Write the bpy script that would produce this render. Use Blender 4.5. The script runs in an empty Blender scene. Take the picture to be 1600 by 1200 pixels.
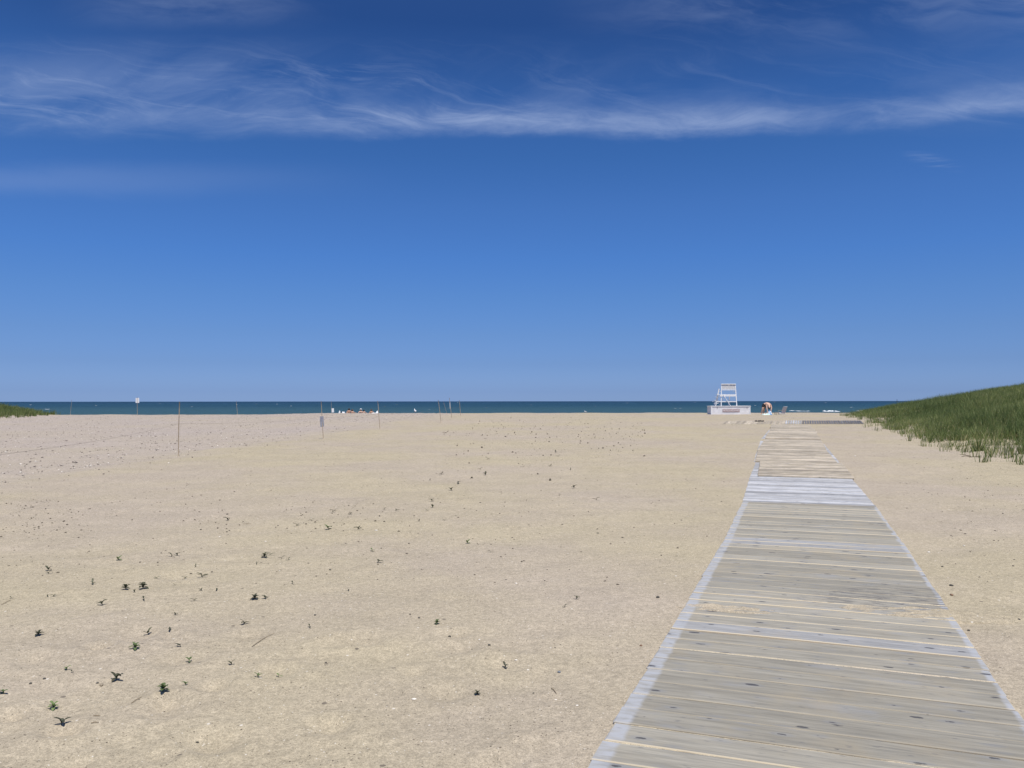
import bpy, bmesh, math, random
import numpy as np
from mathutils import Vector, Matrix
R = math.radians
random.seed(7)
scn = bpy.context.scene
COL = scn.collection

# ------------------------------------------------------------------ camera
F = 1250.0                     # focal length in pixels of the 1600 px wide photograph
HOR = 627.0                    # row of the horizon
EYE = 1.6
cam_d = bpy.data.cameras.new('camera'); cam = bpy.data.objects.new('camera', cam_d); COL.objects.link(cam)
cam_d.sensor_width = 36; cam_d.lens = 36*F/1600; cam_d.clip_end = 90000; cam_d.clip_start = 0.05
PITCH = math.atan((HOR-600)/F)
cam.location = (0, 0, EYE); cam.rotation_euler = (R(90)+PITCH, R(0.05), 0)
scn.camera = cam

# ------------------------------------------------------------------ sun, sky, exposure
SUN_EL, SUN_AZ = R(68), R(158)
sun_d = bpy.data.lights.new('sun', 'SUN'); sun = bpy.data.objects.new('sun', sun_d); COL.objects.link(sun)
sun_d.energy = 4.6; sun_d.angle = R(0.53); sun_d.color = (1.0, 0.955, 0.88)
sdir = Vector((math.sin(SUN_AZ)*math.cos(SUN_EL), math.cos(SUN_AZ)*math.cos(SUN_EL), math.sin(SUN_EL)))
sun.rotation_euler = sdir.to_track_quat('Z', 'Y').to_euler()
sun.location = sdir*50
vs = scn.view_settings
vs.view_transform = 'Standard'; vs.look = 'None'; vs.exposure = 0.0; vs.gamma = 1; vs.use_curve_mapping = False

class N:
    """tiny expression builder for shader nodes"""
    def __init__(s, nt, sock): s.nt = nt; s.o = sock
    def _m(s, op, b=None, c=None, clamp=False):
        n = s.nt.nodes.new('ShaderNodeMath'); n.operation = op; n.use_clamp = clamp
        s.nt.links.new(s.o, n.inputs[0])
        for i, v in ((1, b), (2, c)):
            if v is None: continue
            if isinstance(v, N): s.nt.links.new(v.o, n.inputs[i])
            else: n.inputs[i].default_value = v
        return N(s.nt, n.outputs[0])
    def __add__(s, b): return s._m('ADD', b)
    __radd__ = __add__
    def __mul__(s, b): return s._m('MULTIPLY', b)
    __rmul__ = __mul__
    def __sub__(s, b): return s._m('SUBTRACT', b)
    def __rsub__(s, b): return (s*-1.0)+b
    def __truediv__(s, b): return s._m('DIVIDE', b)
    def lt(s, b): return s._m('LESS_THAN', b)
    def gt(s, b): return s._m('GREATER_THAN', b)
    def mn(s, b): return s._m('MINIMUM', b)
    def mx(s, b): return s._m('MAXIMUM', b)
    def pw(s, b): return s._m('POWER', b)
    def ab(s): return s._m('ABSOLUTE')
    def ss(s, a, b, lo=0.0, hi=1.0):
        n = s.nt.nodes.new('ShaderNodeMapRange'); n.interpolation_type = 'SMOOTHSTEP'
        s.nt.links.new(s.o, n.inputs[0])
        for i, v in zip((1, 2, 3, 4), (a, b, lo, hi)): n.inputs[i].default_value = v
        return N(s.nt, n.outputs[0])
def lk(nt, v, inp):
    if isinstance(v, N): nt.links.new(v.o, inp)
    elif isinstance(v, bpy.types.NodeSocket): nt.links.new(v, inp)
    elif isinstance(v, (tuple, list)) and len(v) == 3 and inp.type == 'RGBA': inp.default_value = (*v, 1)
    else: inp.default_value = v
def sep(nt, v):
    n = nt.nodes.new('ShaderNodeSeparateXYZ'); nt.links.new(v, n.inputs[0]); return [N(nt, o) for o in n.outputs]
def comb(nt, x, y, z=0.0):
    n = nt.nodes.new('ShaderNodeCombineXYZ')
    for i, v in enumerate((x, y, z)): lk(nt, v, n.inputs[i])
    return n.outputs[0]
def noise(nt, vec, scale=1, detail=3, rough=.55, dist=0.0, col=False):
    n = nt.nodes.new('ShaderNodeTexNoise'); nt.links.new(vec, n.inputs['Vector'])
    n.inputs['Scale'].default_value = scale; n.inputs['Detail'].default_value = detail
    n.inputs['Roughness'].default_value = rough; n.inputs['Distortion'].default_value = dist
    return n.outputs['Color'] if col else N(nt, n.outputs['Fac'])
def voro(nt, vec, scale):
    n = nt.nodes.new('ShaderNodeTexVoronoi'); nt.links.new(vec, n.inputs['Vector']); n.inputs['Scale'].default_value = scale
    return N(nt, n.outputs['Distance']), sep(nt, n.outputs['Color'])
def mix(nt, f, a, b, mode='MIX'):
    n = nt.nodes.new('ShaderNodeMix'); n.data_type = 'RGBA'; n.blend_type = mode
    lk(nt, f, n.inputs[0]); lk(nt, a, n.inputs[6]); lk(nt, b, n.inputs[7]); return n.outputs[2]
def bump(nt, h, strength=.5, dist=.01, nrm=None):
    n = nt.nodes.new('ShaderNodeBump'); n.inputs['Strength'].default_value = strength; n.inputs['Distance'].default_value = dist
    lk(nt, h, n.inputs['Height'])
    if nrm is not None: nt.links.new(nrm, n.inputs['Normal'])
    return n.outputs[0]
def srgb(r, g, b):
    f = lambda c: (c/255/12.92) if c/255 <= .04045 else ((c/255+.055)/1.055)**2.4
    return (f(r), f(g), f(b))

# world
w = bpy.data.worlds.new('World'); scn.world = w; w.use_nodes = True
nt = w.node_tree; nt.nodes.clear()
out = nt.nodes.new('ShaderNodeOutputWorld'); bg = nt.nodes.new('ShaderNodeBackground')
sky = nt.nodes.new('ShaderNodeTexSky'); sky.sky_type = 'NISHITA'; sky.sun_disc = False
sky.sun_elevation = SUN_EL; sky.sun_rotation = SUN_AZ; sky.air_density = 1.0; sky.dust_density = 0.6; sky.ozone_density = 2.0; sky.altitude = 5
tc = nt.nodes.new('ShaderNodeTexCoord')
X, Y, Z = sep(nt, tc.outputs['Generated'])
Yc = Y.mx(0.05); sx = X/Yc; sy = (Z/Yc).mx(0.02)
# clouds: cirrus sheet seen in perspective (u, v are positions on a level sheet overhead)
u = sx/sy; v = sy.pw(-1.0)
pv = comb(nt, u*0.9, v*2.6, 0.0)
warp = noise(nt, comb(nt, u*0.7, v*1.4, 4.0), 1.0, 3, .5)-0.5
pw = comb(nt, (u+warp*0.8)*1.5, (v+warp*0.7+u*0.12)*3.8, 1.7)
streak = noise(nt, pw, 1.6, 9, .62, 0.6)
fine = noise(nt, comb(nt, (u-v*0.35)*2.2+warp, (v+warp*0.3+u*0.16)*11.0, 7.0), 1.5, 8, .65, 0.4)
big = noise(nt, comb(nt, u*0.9, v*0.8, 2.0), 1.3, 3, .5)
e = sy - 0.337 - sx.mx(-0.1)*0.012 - sx.mx(0.40)*0.085 + 0.034 - (noise(nt, comb(nt, sx, 0.0, 3.0), 4.5, 3, .5)-0.5)*0.034 - (noise(nt, comb(nt, sx, sy*3.0, 5.0), 20, 5, .65)-0.5)*0.020
w2 = noise(nt, comb(nt, sx*3.0, sy*6.0, 2.0), 1.0, 3, .5)-0.5
fib = noise(nt, comb(nt, sx*6.0+sy*9.0+w2*1.6, sy*24.0-sx*2.5+w2*2.2, 9.0), 1.5, 9, .66, 0.7)
fil = noise(nt, comb(nt, sx*3.0+w2*0.8, (sy+sx*0.19)*30.0+w2*3.0, 11.0), 1.4, 9, .68, 0.9)
lowx = noise(nt, comb(nt, sx, 0.3, 8.0), 3.2, 3, .6).ss(.32, .62, .62, 1.0)
veil = noise(nt, comb(nt, sx*3.2+w2, sy*9.0+w2*1.5, 15.0), 1.2, 6, .6, .4)
b1 = (e+w2*0.022).ss(-0.010, 0.014)*e.ss(0.008, 0.050, 1, 0)*sx.ss(-0.45, 0.06, 0.22, 1.0)*(fib*0.7+veil*0.5).ss(.42, .78, 0.30, 1.0)*lowx*0.52
b2 = sy.ss(0.325, 0.365)*sy.ss(0.39, 0.475, 1, 0)*sx.ss(-0.25, 0.30, 1.0, 0.35)*(fil.ss(.48, .76)*0.27+veil.ss(.36, .72)*0.24+fib.ss(.45, .78)*0.10)
b3 = (sy-0.278+(veil-0.5)*0.03).ab().ss(0.0, 0.030, 1, 0)*sx.ss(-0.62, -0.10, 1, 0)*0.13
b4 = sy.ss(0.43, 0.50)*sx.ss(0.02, 0.30)*(veil.ss(.38, .7)*0.20+fil.ss(.5, .8)*0.16)
b5 = sy.ss(0.462, 0.50)*sx.ss(-0.60, -0.45)*sx.ss(-0.38, -0.2, 1, 0)*veil.ss(.35, .7)*0.22
b6 = (sy-0.302-(sx-0.53)*-0.22).ab().ss(0.0, 0.012, 1, 0)*(sx-0.53).ab().ss(0.0, 0.045, 1, 0)*fine.ss(.4, .65)*0.22
cl = (b1+b2+b3+b4+b5+b6).mn(0.8)
CLOUDS = cl
ramp = nt.nodes.new('ShaderNodeValToRGB')
SKY_STOPS = [(0.0, (1.0, 1.0, 1.0)), (1.0, (1.0, 1.0, 1.0))]
elev = Z.mx(0.0)
nt.links.new(elev.o, ramp.inputs[0])
SKY_STOPS = [(0.0, (.52, .81, 1.72)), (0.012, (.415, .655, 1.46)), (0.046, (.347, .535, 1.12)), (0.082, (.341, .532, 1.02)), (0.129, (.325, .553, 1.02)), (0.176, (.299, .563, 1.06)), (0.236, (.299, .561, 1.02)), (0.293, (.258, .529, .953)), (0.35, (.245, .506, .928)), (0.388, (.222, .449, .837)), (0.43, (.175, .372, .73)), (0.62, (.34, .5, .8)), (1.0, (.6, .75, 1.0))]
el = ramp.color_ramp.elements
el[0].position, el[0].color = SKY_STOPS[0][0], (*SKY_STOPS[0][1], 1)
el[1].position, el[1].color = SKY_STOPS[-1][0], (*SKY_STOPS[-1][1], 1)
for p, c in SKY_STOPS[1:-1]:
    q = el.new(p); q.color = (*c, 1)
skyc = mix(nt, 1.0, sky.outputs[0], ramp.outputs[0], 'MULTIPLY')
SKY_STR = 0.10
skyc2 = mix(nt, CLOUDS, skyc, (3.9, 4.9, 7.3))
nt.links.new(skyc2, bg.inputs[0]); bg.inputs[1].default_value = SKY_STR
nt.links.new(bg.outputs[0], out.inputs[0])

# ------------------------------------------------------------------ helpers
def tag(o, label=None, cat=None, group=None, kind=None):
    if label: o['label'] = label
    if cat: o['category'] = cat
    if group: o['group'] = group
    if kind: o['kind'] = kind
    return o
def link(o, parent=None):
    COL.objects.link(o)
    if parent is not None: o.parent = parent
    return o
def empty(name, loc=(0, 0, 0), rz=0.0):
    o = bpy.data.objects.new(name, None); o.location = loc; o.rotation_euler = (0, 0, rz); o.empty_display_size = .1
    return link(o)
def np_mesh(name, verts, faces_list, mats=(), smooth=False, attr=None):
    """faces_list: list of (n,k) int arrays"""
    me = bpy.data.meshes.new(name)
    verts = np.asarray(verts, dtype=np.float32)
    me.vertices.add(len(verts)); me.vertices.foreach_set('co', verts.ravel())
    loops = np.concatenate([f.ravel() for f in faces_list]).astype(np.int32)
    tot = np.concatenate([np.full(len(f), f.shape[1]) for f in faces_list]).astype(np.int32)
    st = np.concatenate([[0], np.cumsum(tot)[:-1]]).astype(np.int32)
    me.loops.add(len(loops)); me.loops.foreach_set('vertex_index', loops)
    me.polygons.add(len(tot)); me.polygons.foreach_set('loop_start', st); me.polygons.foreach_set('loop_total', tot)
    if smooth: me.polygons.foreach_set('use_smooth', np.ones(len(tot), dtype=bool))
    if attr:
        for k, a in attr.items():
            t = me.attributes.new(k, 'FLOAT', 'POINT'); t.data.foreach_set('value', np.asarray(a, dtype=np.float32))
    me.update(calc_edges=True); me.validate()
    for m in mats: me.materials.append(m)
    return me
def obj(name, me, parent=None, loc=None, rot=None):
    o = bpy.data.objects.new(name, me)
    if loc is not None: o.location = loc
    if rot is not None: o.rotation_euler = rot
    return link(o, parent)
def bm_obj(name, bm, m, parent=None, smooth=False, loc=None, rot=None):
    me = bpy.data.meshes.new(name); bm.normal_update(); bm.to_mesh(me); bm.free()
    for mm in (m if isinstance(m, (list, tuple)) else [m]): me.materials.append(mm)
    if smooth: me.polygons.foreach_set('use_smooth', [True]*len(me.polygons))
    return obj(name, me, parent, loc, rot)
def box(bm, lo, hi, bev=0.0, M=None):
    c = [(a+b)/2 for a, b in zip(lo, hi)]; s = [b-a for a, b in zip(lo, hi)]
    r = bmesh.ops.create_cube(bm, size=1, matrix=Matrix.Translation(c) @ Matrix.Diagonal((*s, 1)))
    vs_ = r['verts']
    if bev:
        es = list({e for v in vs_ for e in v.link_edges})
        rr = bmesh.ops.bevel(bm, geom=es, offset=bev, segments=1, affect='EDGES', profile=.5)
        vs_ = list({v for f in rr['faces'] for v in f.verts} | {v for v in vs_ if v.is_valid})
    if M is not None: bmesh.ops.transform(bm, matrix=M, verts=vs_)
    return vs_
def bar(bm, a, b, w_, h_, bev=0.0):
    """square timber between two points"""
    a = Vector(a); b = Vector(b); d = b-a
    q = d.to_track_quat('Z', 'Y').to_matrix().to_4x4()
    return box(bm, (-w_/2, -h_/2, 0), (w_/2, h_/2, d.length), bev, Matrix.Translation(a) @ q)
def tube(bm, pts, rad, seg=8):
    prev = None; pts = [Vector(p) for p in pts]; n = len(pts)
    rads = rad if isinstance(rad, (list, tuple)) else [rad]*n
    for i, p in enumerate(pts):
        d = (pts[min(i+1, n-1)]-pts[max(i-1, 0)]).normalized()
        up = Vector((0, 0, 1)) if abs(d.z) < .9 else Vector((1, 0, 0))
        s = d.cross(up).normalized(); t = d.cross(s)
        ring = [bm.verts.new(p+(s*math.cos(k*2*math.pi/seg)+t*math.sin(k*2*math.pi/seg))*rads[i]) for k in range(seg)]
        if prev:
            for k in range(seg): bm.faces.new((prev[k], prev[(k+1) % seg], ring[(k+1) % seg], ring[k]))
        else: bm.faces.new(ring)
        prev = ring
    bm.faces.new(list(reversed(prev)))

# value noise -------------------------------------------------------
_perm = np.random.RandomState(3).rand(256, 256)
def vnoise(x, y):
    xi = np.floor(x).astype(np.int64); yi = np.floor(y).astype(np.int64); fx = x-xi; fy = y-yi
    fx = fx*fx*(3-2*fx); fy = fy*fy*(3-2*fy)
    a = _perm[xi & 255, yi & 255]; b = _perm[(xi+1) & 255, yi & 255]; c = _perm[xi & 255, (yi+1) & 255]; d = _perm[(xi+1) & 255, (yi+1) & 255]
    return (a*(1-fx)+b*fx)*(1-fy)+(c*(1-fx)+d*fx)*fy-0.5
def sstep(a, b, x):
    t = np.clip((x-a)/(b-a), 0, 1); return t*t*(3-2*t)

# ------------------------------------------------------------------ terrain function
RY = [-100, 0, 9, 12.4, 16, 18.8, 22, 27.5, 36, 40, 42.2, 43.5, 48, 57, 66, 70, 80, 92, 110, 150, 400]
RZ = [0, 0, .01, .03, .08, .17, .22, .29, .39, .39, .565, .59, .595, .61, .62, .59, -.02, -.62, -1.6, -3.2, -8]
LY = [-100, 10, 22.8, 32, 40, 51, 60, 66, 72, 76, 82, 92, 110, 150, 400]
LZ = [0, 0, .05, .11, .16, .25, .31, .36, .39, .36, .0, -.62, -1.6, -3.2, -8]
def smooth_interp(y, ys, zs):
    # interpolation softened by averaging over a small window
    s = 0
    for k in (-1.5, -.75, 0, .75, 1.5): s = s+np.interp(y+k*np.clip(np.abs(y)/40, .2, 1.2), ys, zs)
    return s/5
DUNE_Y = [-40, 0, 14, 20.6, 30, 39.5, 50, 62, 70, 90]
DUNE_X = [8.6, 9.6, 10.9, 12.5, 15.1, 17.9, 21.5, 26.9, 32, 45]
def dune_s(x, y): return x-np.interp(y, DUNE_Y, DUNE_X)
def ldune_s(x, y): return -x-(36.7+(y-57)*.38)
def line_x(y): return np.interp(y, [0, 15, 22.8, 32, 41, 51, 60, 70], [-10.5, -9.8, -9.2, -7.7, -6.5, -5.2, -4.6, -4.0])
def base_z(x, y):
    x = np.asarray(x, float); y = np.asarray(y, float)
    xa = np.interp(y, [30, 68], [-14, -27]); xb = np.interp(y, [30, 68], [-3, -15])
    t = np.clip((x-xa)/(xb-xa), 0, 1); t = t*t*(3-2*t)
    z = smooth_interp(y, LY, LZ)*(1-t)+smooth_interp(y, RY, RZ)*t
    s = dune_s(x, y)
    z = z+1.75*sstep(0, 14, s)*sstep(88, 60, y)*sstep(-40, -10, y)
    z = z+.10*sstep(-.6, 1.2, s)*sstep(80, 60, y)
    sl = ldune_s(x, y)
    z = z+1.25*sstep(-1, 9, sl)*sstep(90, 76, y)*sstep(48, 60, y)
    return z
# centre line of the walkway, for flattening the sand under it
WALK_Y = [0, 5.6, 8.9, 12.4, 16, 20, 27, 34, 40.2]
WALK_X = [0.0, 2.12, 3.36, 4.62, 5.77, 7.2, 9.55, 11.7, 13.75]
PITS = [(random.uniform(-8, 7), random.uniform(3.2, 22), random.uniform(.07, .2), random.uniform(.008, .022)) for _ in range(130)]
PITS += [(random.uniform(-3.0, .2), random.uniform(3.3, 5.6), random.uniform(.06, .13), random.uniform(.016, .032)) for _ in range(34)]
def ground(x, y):
    x = np.asarray(x, float); y = np.asarray(y, float); z = base_z(x, y)
    dist = np.abs(x-np.interp(y, WALK_Y, WALK_X))*0.94
    m = sstep(.85, 1.35, dist); m = np.where((y < 1) | (y > 41.5), 1.0, m)
    m = np.where((y > 39.6) & (y < 43.2) & (x > 9.5) & (x < 18.5), 0.0, m)
    near = sstep(60, 25, y)
    n = .050*vnoise(x/3.1+7, y/3.1)+.022*vnoise(x/1.1+3, y/1.1+9)+.024*vnoise(x/.42, y/.42+5)*(.4+.6*near)+.0125*vnoise(x/.17+1, y/.17+2)*near+.004*vnoise(x/.075+1, y/.075+2)*near
    r = 1-np.abs(vnoise(x/.5+40+y/4, y/.9-x/3))*2
    n = n+.006*np.clip(r-.8, 0, 1)/.2*sstep(-.2, .3, vnoise(x/4+5, y/4))*near
    zone = sstep(.6, -1.2, x-line_x(y))*sstep(9, 15, y)
    for k, wd, am in ((1.3, .12, .018), (2.5, .12, .018), (4.3, .14, .02), (5.6, .14, .02), (8.2, .16, .02), (9.6, .16, .02), (13.5, .2, .02), (15, .2, .02)):
        d = x-line_x(y)+k+.25*np.sin(y*.13+k)
        n = n-zone*am*np.exp(-(d/wd)**2)+zone*am*.6*np.exp(-((d-.3)/wd)**2)
    n = n+(1-zone)*sstep(16, 24, y)*(.010*vnoise(x/.9+2, y/.9+3)+.014*vnoise(x/.33, y/.33+8))
    n = n+zone*(.040*vnoise(x/.7, y/.7+3)+.018*vnoise(x/.22, y/.22+8))
    n = n-.12*sstep(.5, -1.2, x-line_x(y))*sstep(12, 18, y)*sstep(60, 36, y)*.5
    for px, py, pr, pd in PITS:
        q = ((x-px)**2+(y-py)**2)/pr**2
        mk = q < 8
        if np.ndim(q) == 0:
            if mk: n = n-pd*math.exp(-q)+pd*.5*math.exp(-(math.sqrt(q)-1.5)**2*3)
        else:
            n[mk] += -pd*np.exp(-q[mk])+pd*.5*np.exp(-(np.sqrt(q[mk])-1.5)**2*3)
    s = dune_s(x, y)
    n = n+sstep(-1, 2, s)*(.25*vnoise(x/5, y/5+4)+.10*vnoise(x/1.6, y/1.6))
    return z+n*m
def gz(x, y): return float(ground(np.array([x]), np.array([y]))[0])
def ray(px, py):
    a = (px-800)/F; b = -(py-600)/F
    c, s = math.cos(PITCH), math.sin(PITCH)
    return Vector((a, c-b*s, s+b*c))
def at_depth(px, py, d):
    """world point on the pixel ray at depth d (metres along y)"""
    r = ray(px, py); return Vector((r.x*d/r.y, d, EYE+r.z*d/r.y))
def on_ground(px, py, dmax=75, fn=None):
    r = ray(px, py); d = 2.0; fn = fn or (lambda x, y: float(base_z(x, y)))
    while d < dmax:
        p = at_depth(px, py, d)
        if p.z <= fn(p.x, d): break
        d *= 1.004
    lo, hi = d/1.004, d
    for _ in range(12):
        m = (lo+hi)/2; p = at_depth(px, py, m)
        if p.z <= fn(p.x, m): hi = m
        else: lo = m
    p = at_depth(px, py, hi); p.z = gz(p.x, p.y); return p

# ------------------------------------------------------------------ materials
def new_mat(name, rough=.6, spec=.5):
    m = bpy.data.materials.new(name); m.use_nodes = True
    b = m.node_tree.nodes['Principled BSDF']; b.inputs['Roughness'].default_value = rough
    b.inputs['Specular IOR Level'].default_value = spec
    return m, m.node_tree, b
def objc(nt): return nt.nodes.new('ShaderNodeTexCoord').outputs['Object']
def mapped(nt, vec, s=(1, 1, 1), loc=None):
    n = nt.nodes.new('ShaderNodeMapping'); nt.links.new(vec, n.inputs[0]); n.inputs['Scale'].default_value = s
    if loc is not None:
        if isinstance(loc, (tuple, list)): n.inputs['Location'].default_value = loc
        else: nt.links.new(loc, n.inputs['Location'])
    return n.outputs[0]
def simple(name, col, rough=.6, var=.15, scale=6, spec=.4, bmp=0.0):
    m, nt, b = new_mat(name, rough, spec); c = objc(nt)
    f = noise(nt, c, scale, 4).ss(.3, .7, 1-var, 1+var)
    nt.links.new(mix(nt, 1.0, col, comb(nt, f, f, f), 'MULTIPLY'), b.inputs['Base Color'])
    if bmp: nt.links.new(bump(nt, noise(nt, c, scale*4, 3), bmp, .005), b.inputs['Normal'])
    return m

def sand_material(name, zone_attr=True, tone=1.0):
    m, nt, b = new_mat(name, .95, .15); c = objc(nt)
    big = noise(nt, c, .22, 4, .55); mid = noise(nt, c, 2.2, 5, .62); gr = noise(nt, c, 85, 3, .7); gr2 = noise(nt, c, 240, 2, .6)
    if zone_attr:
        a = nt.nodes.new('ShaderNodeAttribute'); a.attribute_name = 'zone'; zone = N(nt, a.outputs['Fac'])
    else: zone = big*0.0
    t = lambda r, g, b_: (r*tone, g*tone, b_*tone)
    c1 = mix(nt, big.ss(.35, .65), t(.416, .358, .250), t(.408, .347, .272))
    c1 = mix(nt, zone, c1, t(.400, .343, .298))
    f = (mid.ss(.3, .7, .965, 1.03))*(noise(nt, mapped(nt, c, (.5, 1.3, 1)), 1.0, 6, .65, .5).ss(.3, .7, .955, 1.04))*(noise(nt, c, 17, 3, .7).ss(.3, .7, .90, 1.09))*(gr.ss(.25, .75, .78, 1.20))*(gr2.ss(.3, .7, .80, 1.18))*(noise(nt, c, 40, 3, .6).ss(.3, .7, .90, 1.10))
    colr = mix(nt, 1.0, c1, comb(nt, f, f, f), 'MULTIPLY')
    # coloured grains
    def specks(colr, scale, rad, prob, col, amt=1.0, zboost=0.0):
        d, (r_, g_, b__) = voro(nt, c, scale)
        p = (zone*zboost+prob) if zboost else None
        k = d.lt(rad)*(r_.lt(p) if p is not None else r_.lt(prob))*amt
        return mix(nt, k, colr, col)
    colr = specks(colr, 210, .33, .10, (.13, .10, .075), .75)
    colr = specks(colr, 170, .32, .07, (.62, .50, .33), .8)
    colr = specks(colr, 95, .30, .06, (.10, .08, .06), .75, .10)
    colr = specks(colr, 60, .26, .03, (.70, .65, .57), .8, .04)
    colr = specks(colr, 36, .22, .035, (.12, .095, .07), .8, .22)
    colr = specks(colr, 24, .20, .016, (.70, .65, .57), .8, .10)
    colr = specks(colr, 14, .20, .010, (.13, .11, .09), .8, .12)
    nt.links.new(colr, b.inputs['Base Color'])
    h = gr*0.35+noise(nt, c, 28, 4, .65)*1.0+noise(nt, c, 9, 3, .6)*1.6
    nt.links.new(bump(nt, h, .55, .012), b.inputs['Normal'])
    return m
M_SAND = sand_material('sand')
M_SANDFILL = sand_material('dry_sand', False, 1.35)

def plank_material(name, kind):
    m, nt, b = new_mat(name, .85, .2)
    oi = nt.nodes.new('ShaderNodeObjectInfo'); rnd = N(nt, oi.outputs['Random'])
    c0 = objc(nt); off = comb(nt, rnd*37.0, rnd*91.0, rnd*13.0)
    c = mapped(nt, c0, (1, 1, 1), off)
    x, y, z = sep(nt, c0)
    gm = nt.nodes.new('ShaderNodeNewGeometry')
    grain = noise(nt, mapped(nt, c, (1.6, 34, 10)), 2.0, 6, .65, .4)
    streak = noise(nt, mapped(nt, c, (1.1, 9, 4)), 1.6, 4, .6, .6)
    cloud = noise(nt, mapped(nt, c, (1.5, 3.5, 1)), 1.4, 4, .6)
    dust = noise(nt, gm.outputs['Position'], 1.7, 5, .62)
    if kind == 'grey':   pal = [(.300, .278, .230), (.362, .337, .280), (.225, .215, .190), (.320, .328, .345)]
    elif kind == 'blue': pal = [(.385, .390, .410), (.510, .515, .530), (.260, .268, .290), (.53, .535, .55)]
    elif kind == 'band': pal = [(.285, .283, .280), (.350, .348, .342), (.215, .215, .215), (.35, .355, .37)]
    elif kind == 'dark': pal = [(.115, .120, .145), (.165, .168, .195), (.075, .078, .10), (.22, .22, .26)]
    else:                pal = [(.395, .345, .275), (.510, .440, .340), (.270, .235, .195), (.43, .41, .40)]
    colr = mix(nt, streak.ss(.3, .7), pal[0], pal[1])
    colr = mix(nt, grain.ss(.42, .68)*0.70, colr, pal[2])
    st2 = noise(nt, mapped(nt, c, (2.4, 30, 1)), 1.0, 4, .65, .2).ss(.3, .7, (.66 if kind in ('tan', 'blue') else .88), (1.32 if kind in ('tan', 'blue') else 1.10))
    colr = mix(nt, 1.0, colr, comb(nt, st2, st2, st2), 'MULTIPLY')
    if kind == 'tan':
        pn = noise(nt, mapped(nt, gm.outputs['Position'], (1.5, 2.6, 1)), 1.0, 5, .68, .3).ss(.34, .66, .78, 1.22)
        colr = mix(nt, 1.0, colr, comb(nt, pn, pn, pn), 'MULTIPLY')
    colr = mix(nt, cloud.ss(.55, .75)*0.45, colr, pal[3])
    colr = mix(nt, noise(nt, mapped(nt, c, (.8, 22, 1)), 1.2, 5, .7, .3).ss(.55, .75)*(.45 if kind in ('tan', 'blue', 'dark') else .22), colr, tuple(q*.45 for q in pal[0]))
    colr = mix(nt, dust.ss(.5, .7)*(0.45 if kind in ('grey', 'band', 'tan') else .12), colr, (.38, .325, .235))
    tone = rnd.ss(0.0, 1.0, .86, 1.10) if kind not in ('tan', 'blue') else rnd.ss(0, 1, .70, 1.20)
    colr = mix(nt, 1.0, colr, comb(nt, tone, tone, tone), 'MULTIPLY')
    if kind in ('grey', 'band'):
        wv = (noise(nt, mapped(nt, c, (.1, 14, 1)), 1.0, 2)-0.5)*0.03
        eL = (x+wv).ss(-.880, -.850, 1, 0); eR = (x+wv+rnd*0.03).ss(.910, .935, 0, 1)
        edge = eL.mx(eR)*(noise(nt, mapped(nt, c, (4, 12, 1)), 2, 4).ss(.3, .6, .35, .95))
        colr = mix(nt, edge, colr, (.385, .395, .415))
    # knots and dents
    d, (r_, g_, b_) = voro(nt, mapped(nt, c, (5.6, 14.5, 0.001)), 1.0)
    k = (d-(g_*g_*0.15)-(noise(nt, c, 45, 3)-0.5)*0.18).ss(.045, .11, 1, 0)*r_.lt(.60)
    halo = (d-g_*.2).ss(.08, .34, 1, 0)*r_.lt(.40)
    colr = mix(nt, halo*0.35, colr, (.215, .225, .245))
    colr = mix(nt, k*0.88, colr, (.065, .065, .072))
    d2, (r2, g2, b2) = voro(nt, mapped(nt, c, (9.0, 42.0, 0.001)), 1.0)
    colr = mix(nt, d2.ss(.06, .20, 1, 0)*r2.lt(.34)*0.75, colr, (.12, .12, .13))
    px_, py_, pz_ = sep(nt, gm.outputs['Position'])
    wear = ((px_-SCUFF[0])/0.80)*((px_-SCUFF[0])/0.80)+((py_-SCUFF[1])/0.50)*((py_-SCUFF[1])/0.50)
    wk = wear.ss(0.3, 1.3, 1, 0)
    crack = (noise(nt, mapped(nt, c, (2.2, 60, 1)), 1.0, 3, .6, .2)+wk*0.15*noise(nt, c, 3, 2)).ss(.70, .76)
    scf = noise(nt, mapped(nt, c, (4.5, 30, 1)), 1.3, 4, .65, .3).ss(.50, .60)*wk
    colr = mix(nt, crack*0.5, colr, (.12, .11, .10))
    colr = mix(nt, scf*0.8, colr, (.12, .115, .115))
    fn = nt.nodes.new('ShaderNodeSeparateXYZ'); nt.links.new(gm.outputs['True Normal'], fn.inputs[0])
    side = N(nt, fn.outputs[2]).lt(.85)
    colr = mix(nt, side*(rnd.ss(.05, .85, .22, .90) if kind in ('grey', 'band') else .35), colr, (.62, .53, .38))
    nt.links.new(colr, b.inputs['Base Color'])
    nt.links.new(bump(nt, grain*1.0+crack*-1.0+k*-.5, .35, .004), b.inputs['Normal'])
    return m
_p = on_ground(1408, 940); SCUFF = (_p.x, _p.y)
M_PL = {k: plank_material('weathered_wood_'+k, k) for k in ('grey', 'band', 'blue', 'tan', 'dark')}

M_WHITE = simple('white_painted_wood', (.80, .81, .82), .55, .06, 5)
M_BOXW = simple('white_painted_panel', (.74, .735, .75), .6, .10, 2.5, bmp=.1)
M_STAKE = simple('weathered_stake_wood', (.40, .32, .23), .8, .25, 12)
M_STRING = simple('string', (.20, .17, .15), .8, .1)
M_SIGN = simple('sign_plastic', (.78, .79, .82), .5, .05)
M_SIGN_DULL = simple('sign_plastic_grey', (.30, .31, .36), .5, .2, 14)  # blue-grey plastic, darker than the white boards
M_RED = simple('sign_board', (.40, .30, .30), .6, .1)
M_LETTER = simple('sign_letters', (.86, .82, .82), .6, .05)
M_DARKSLOT = simple('hinge', (.12, .12, .14), .5, .05)

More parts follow.
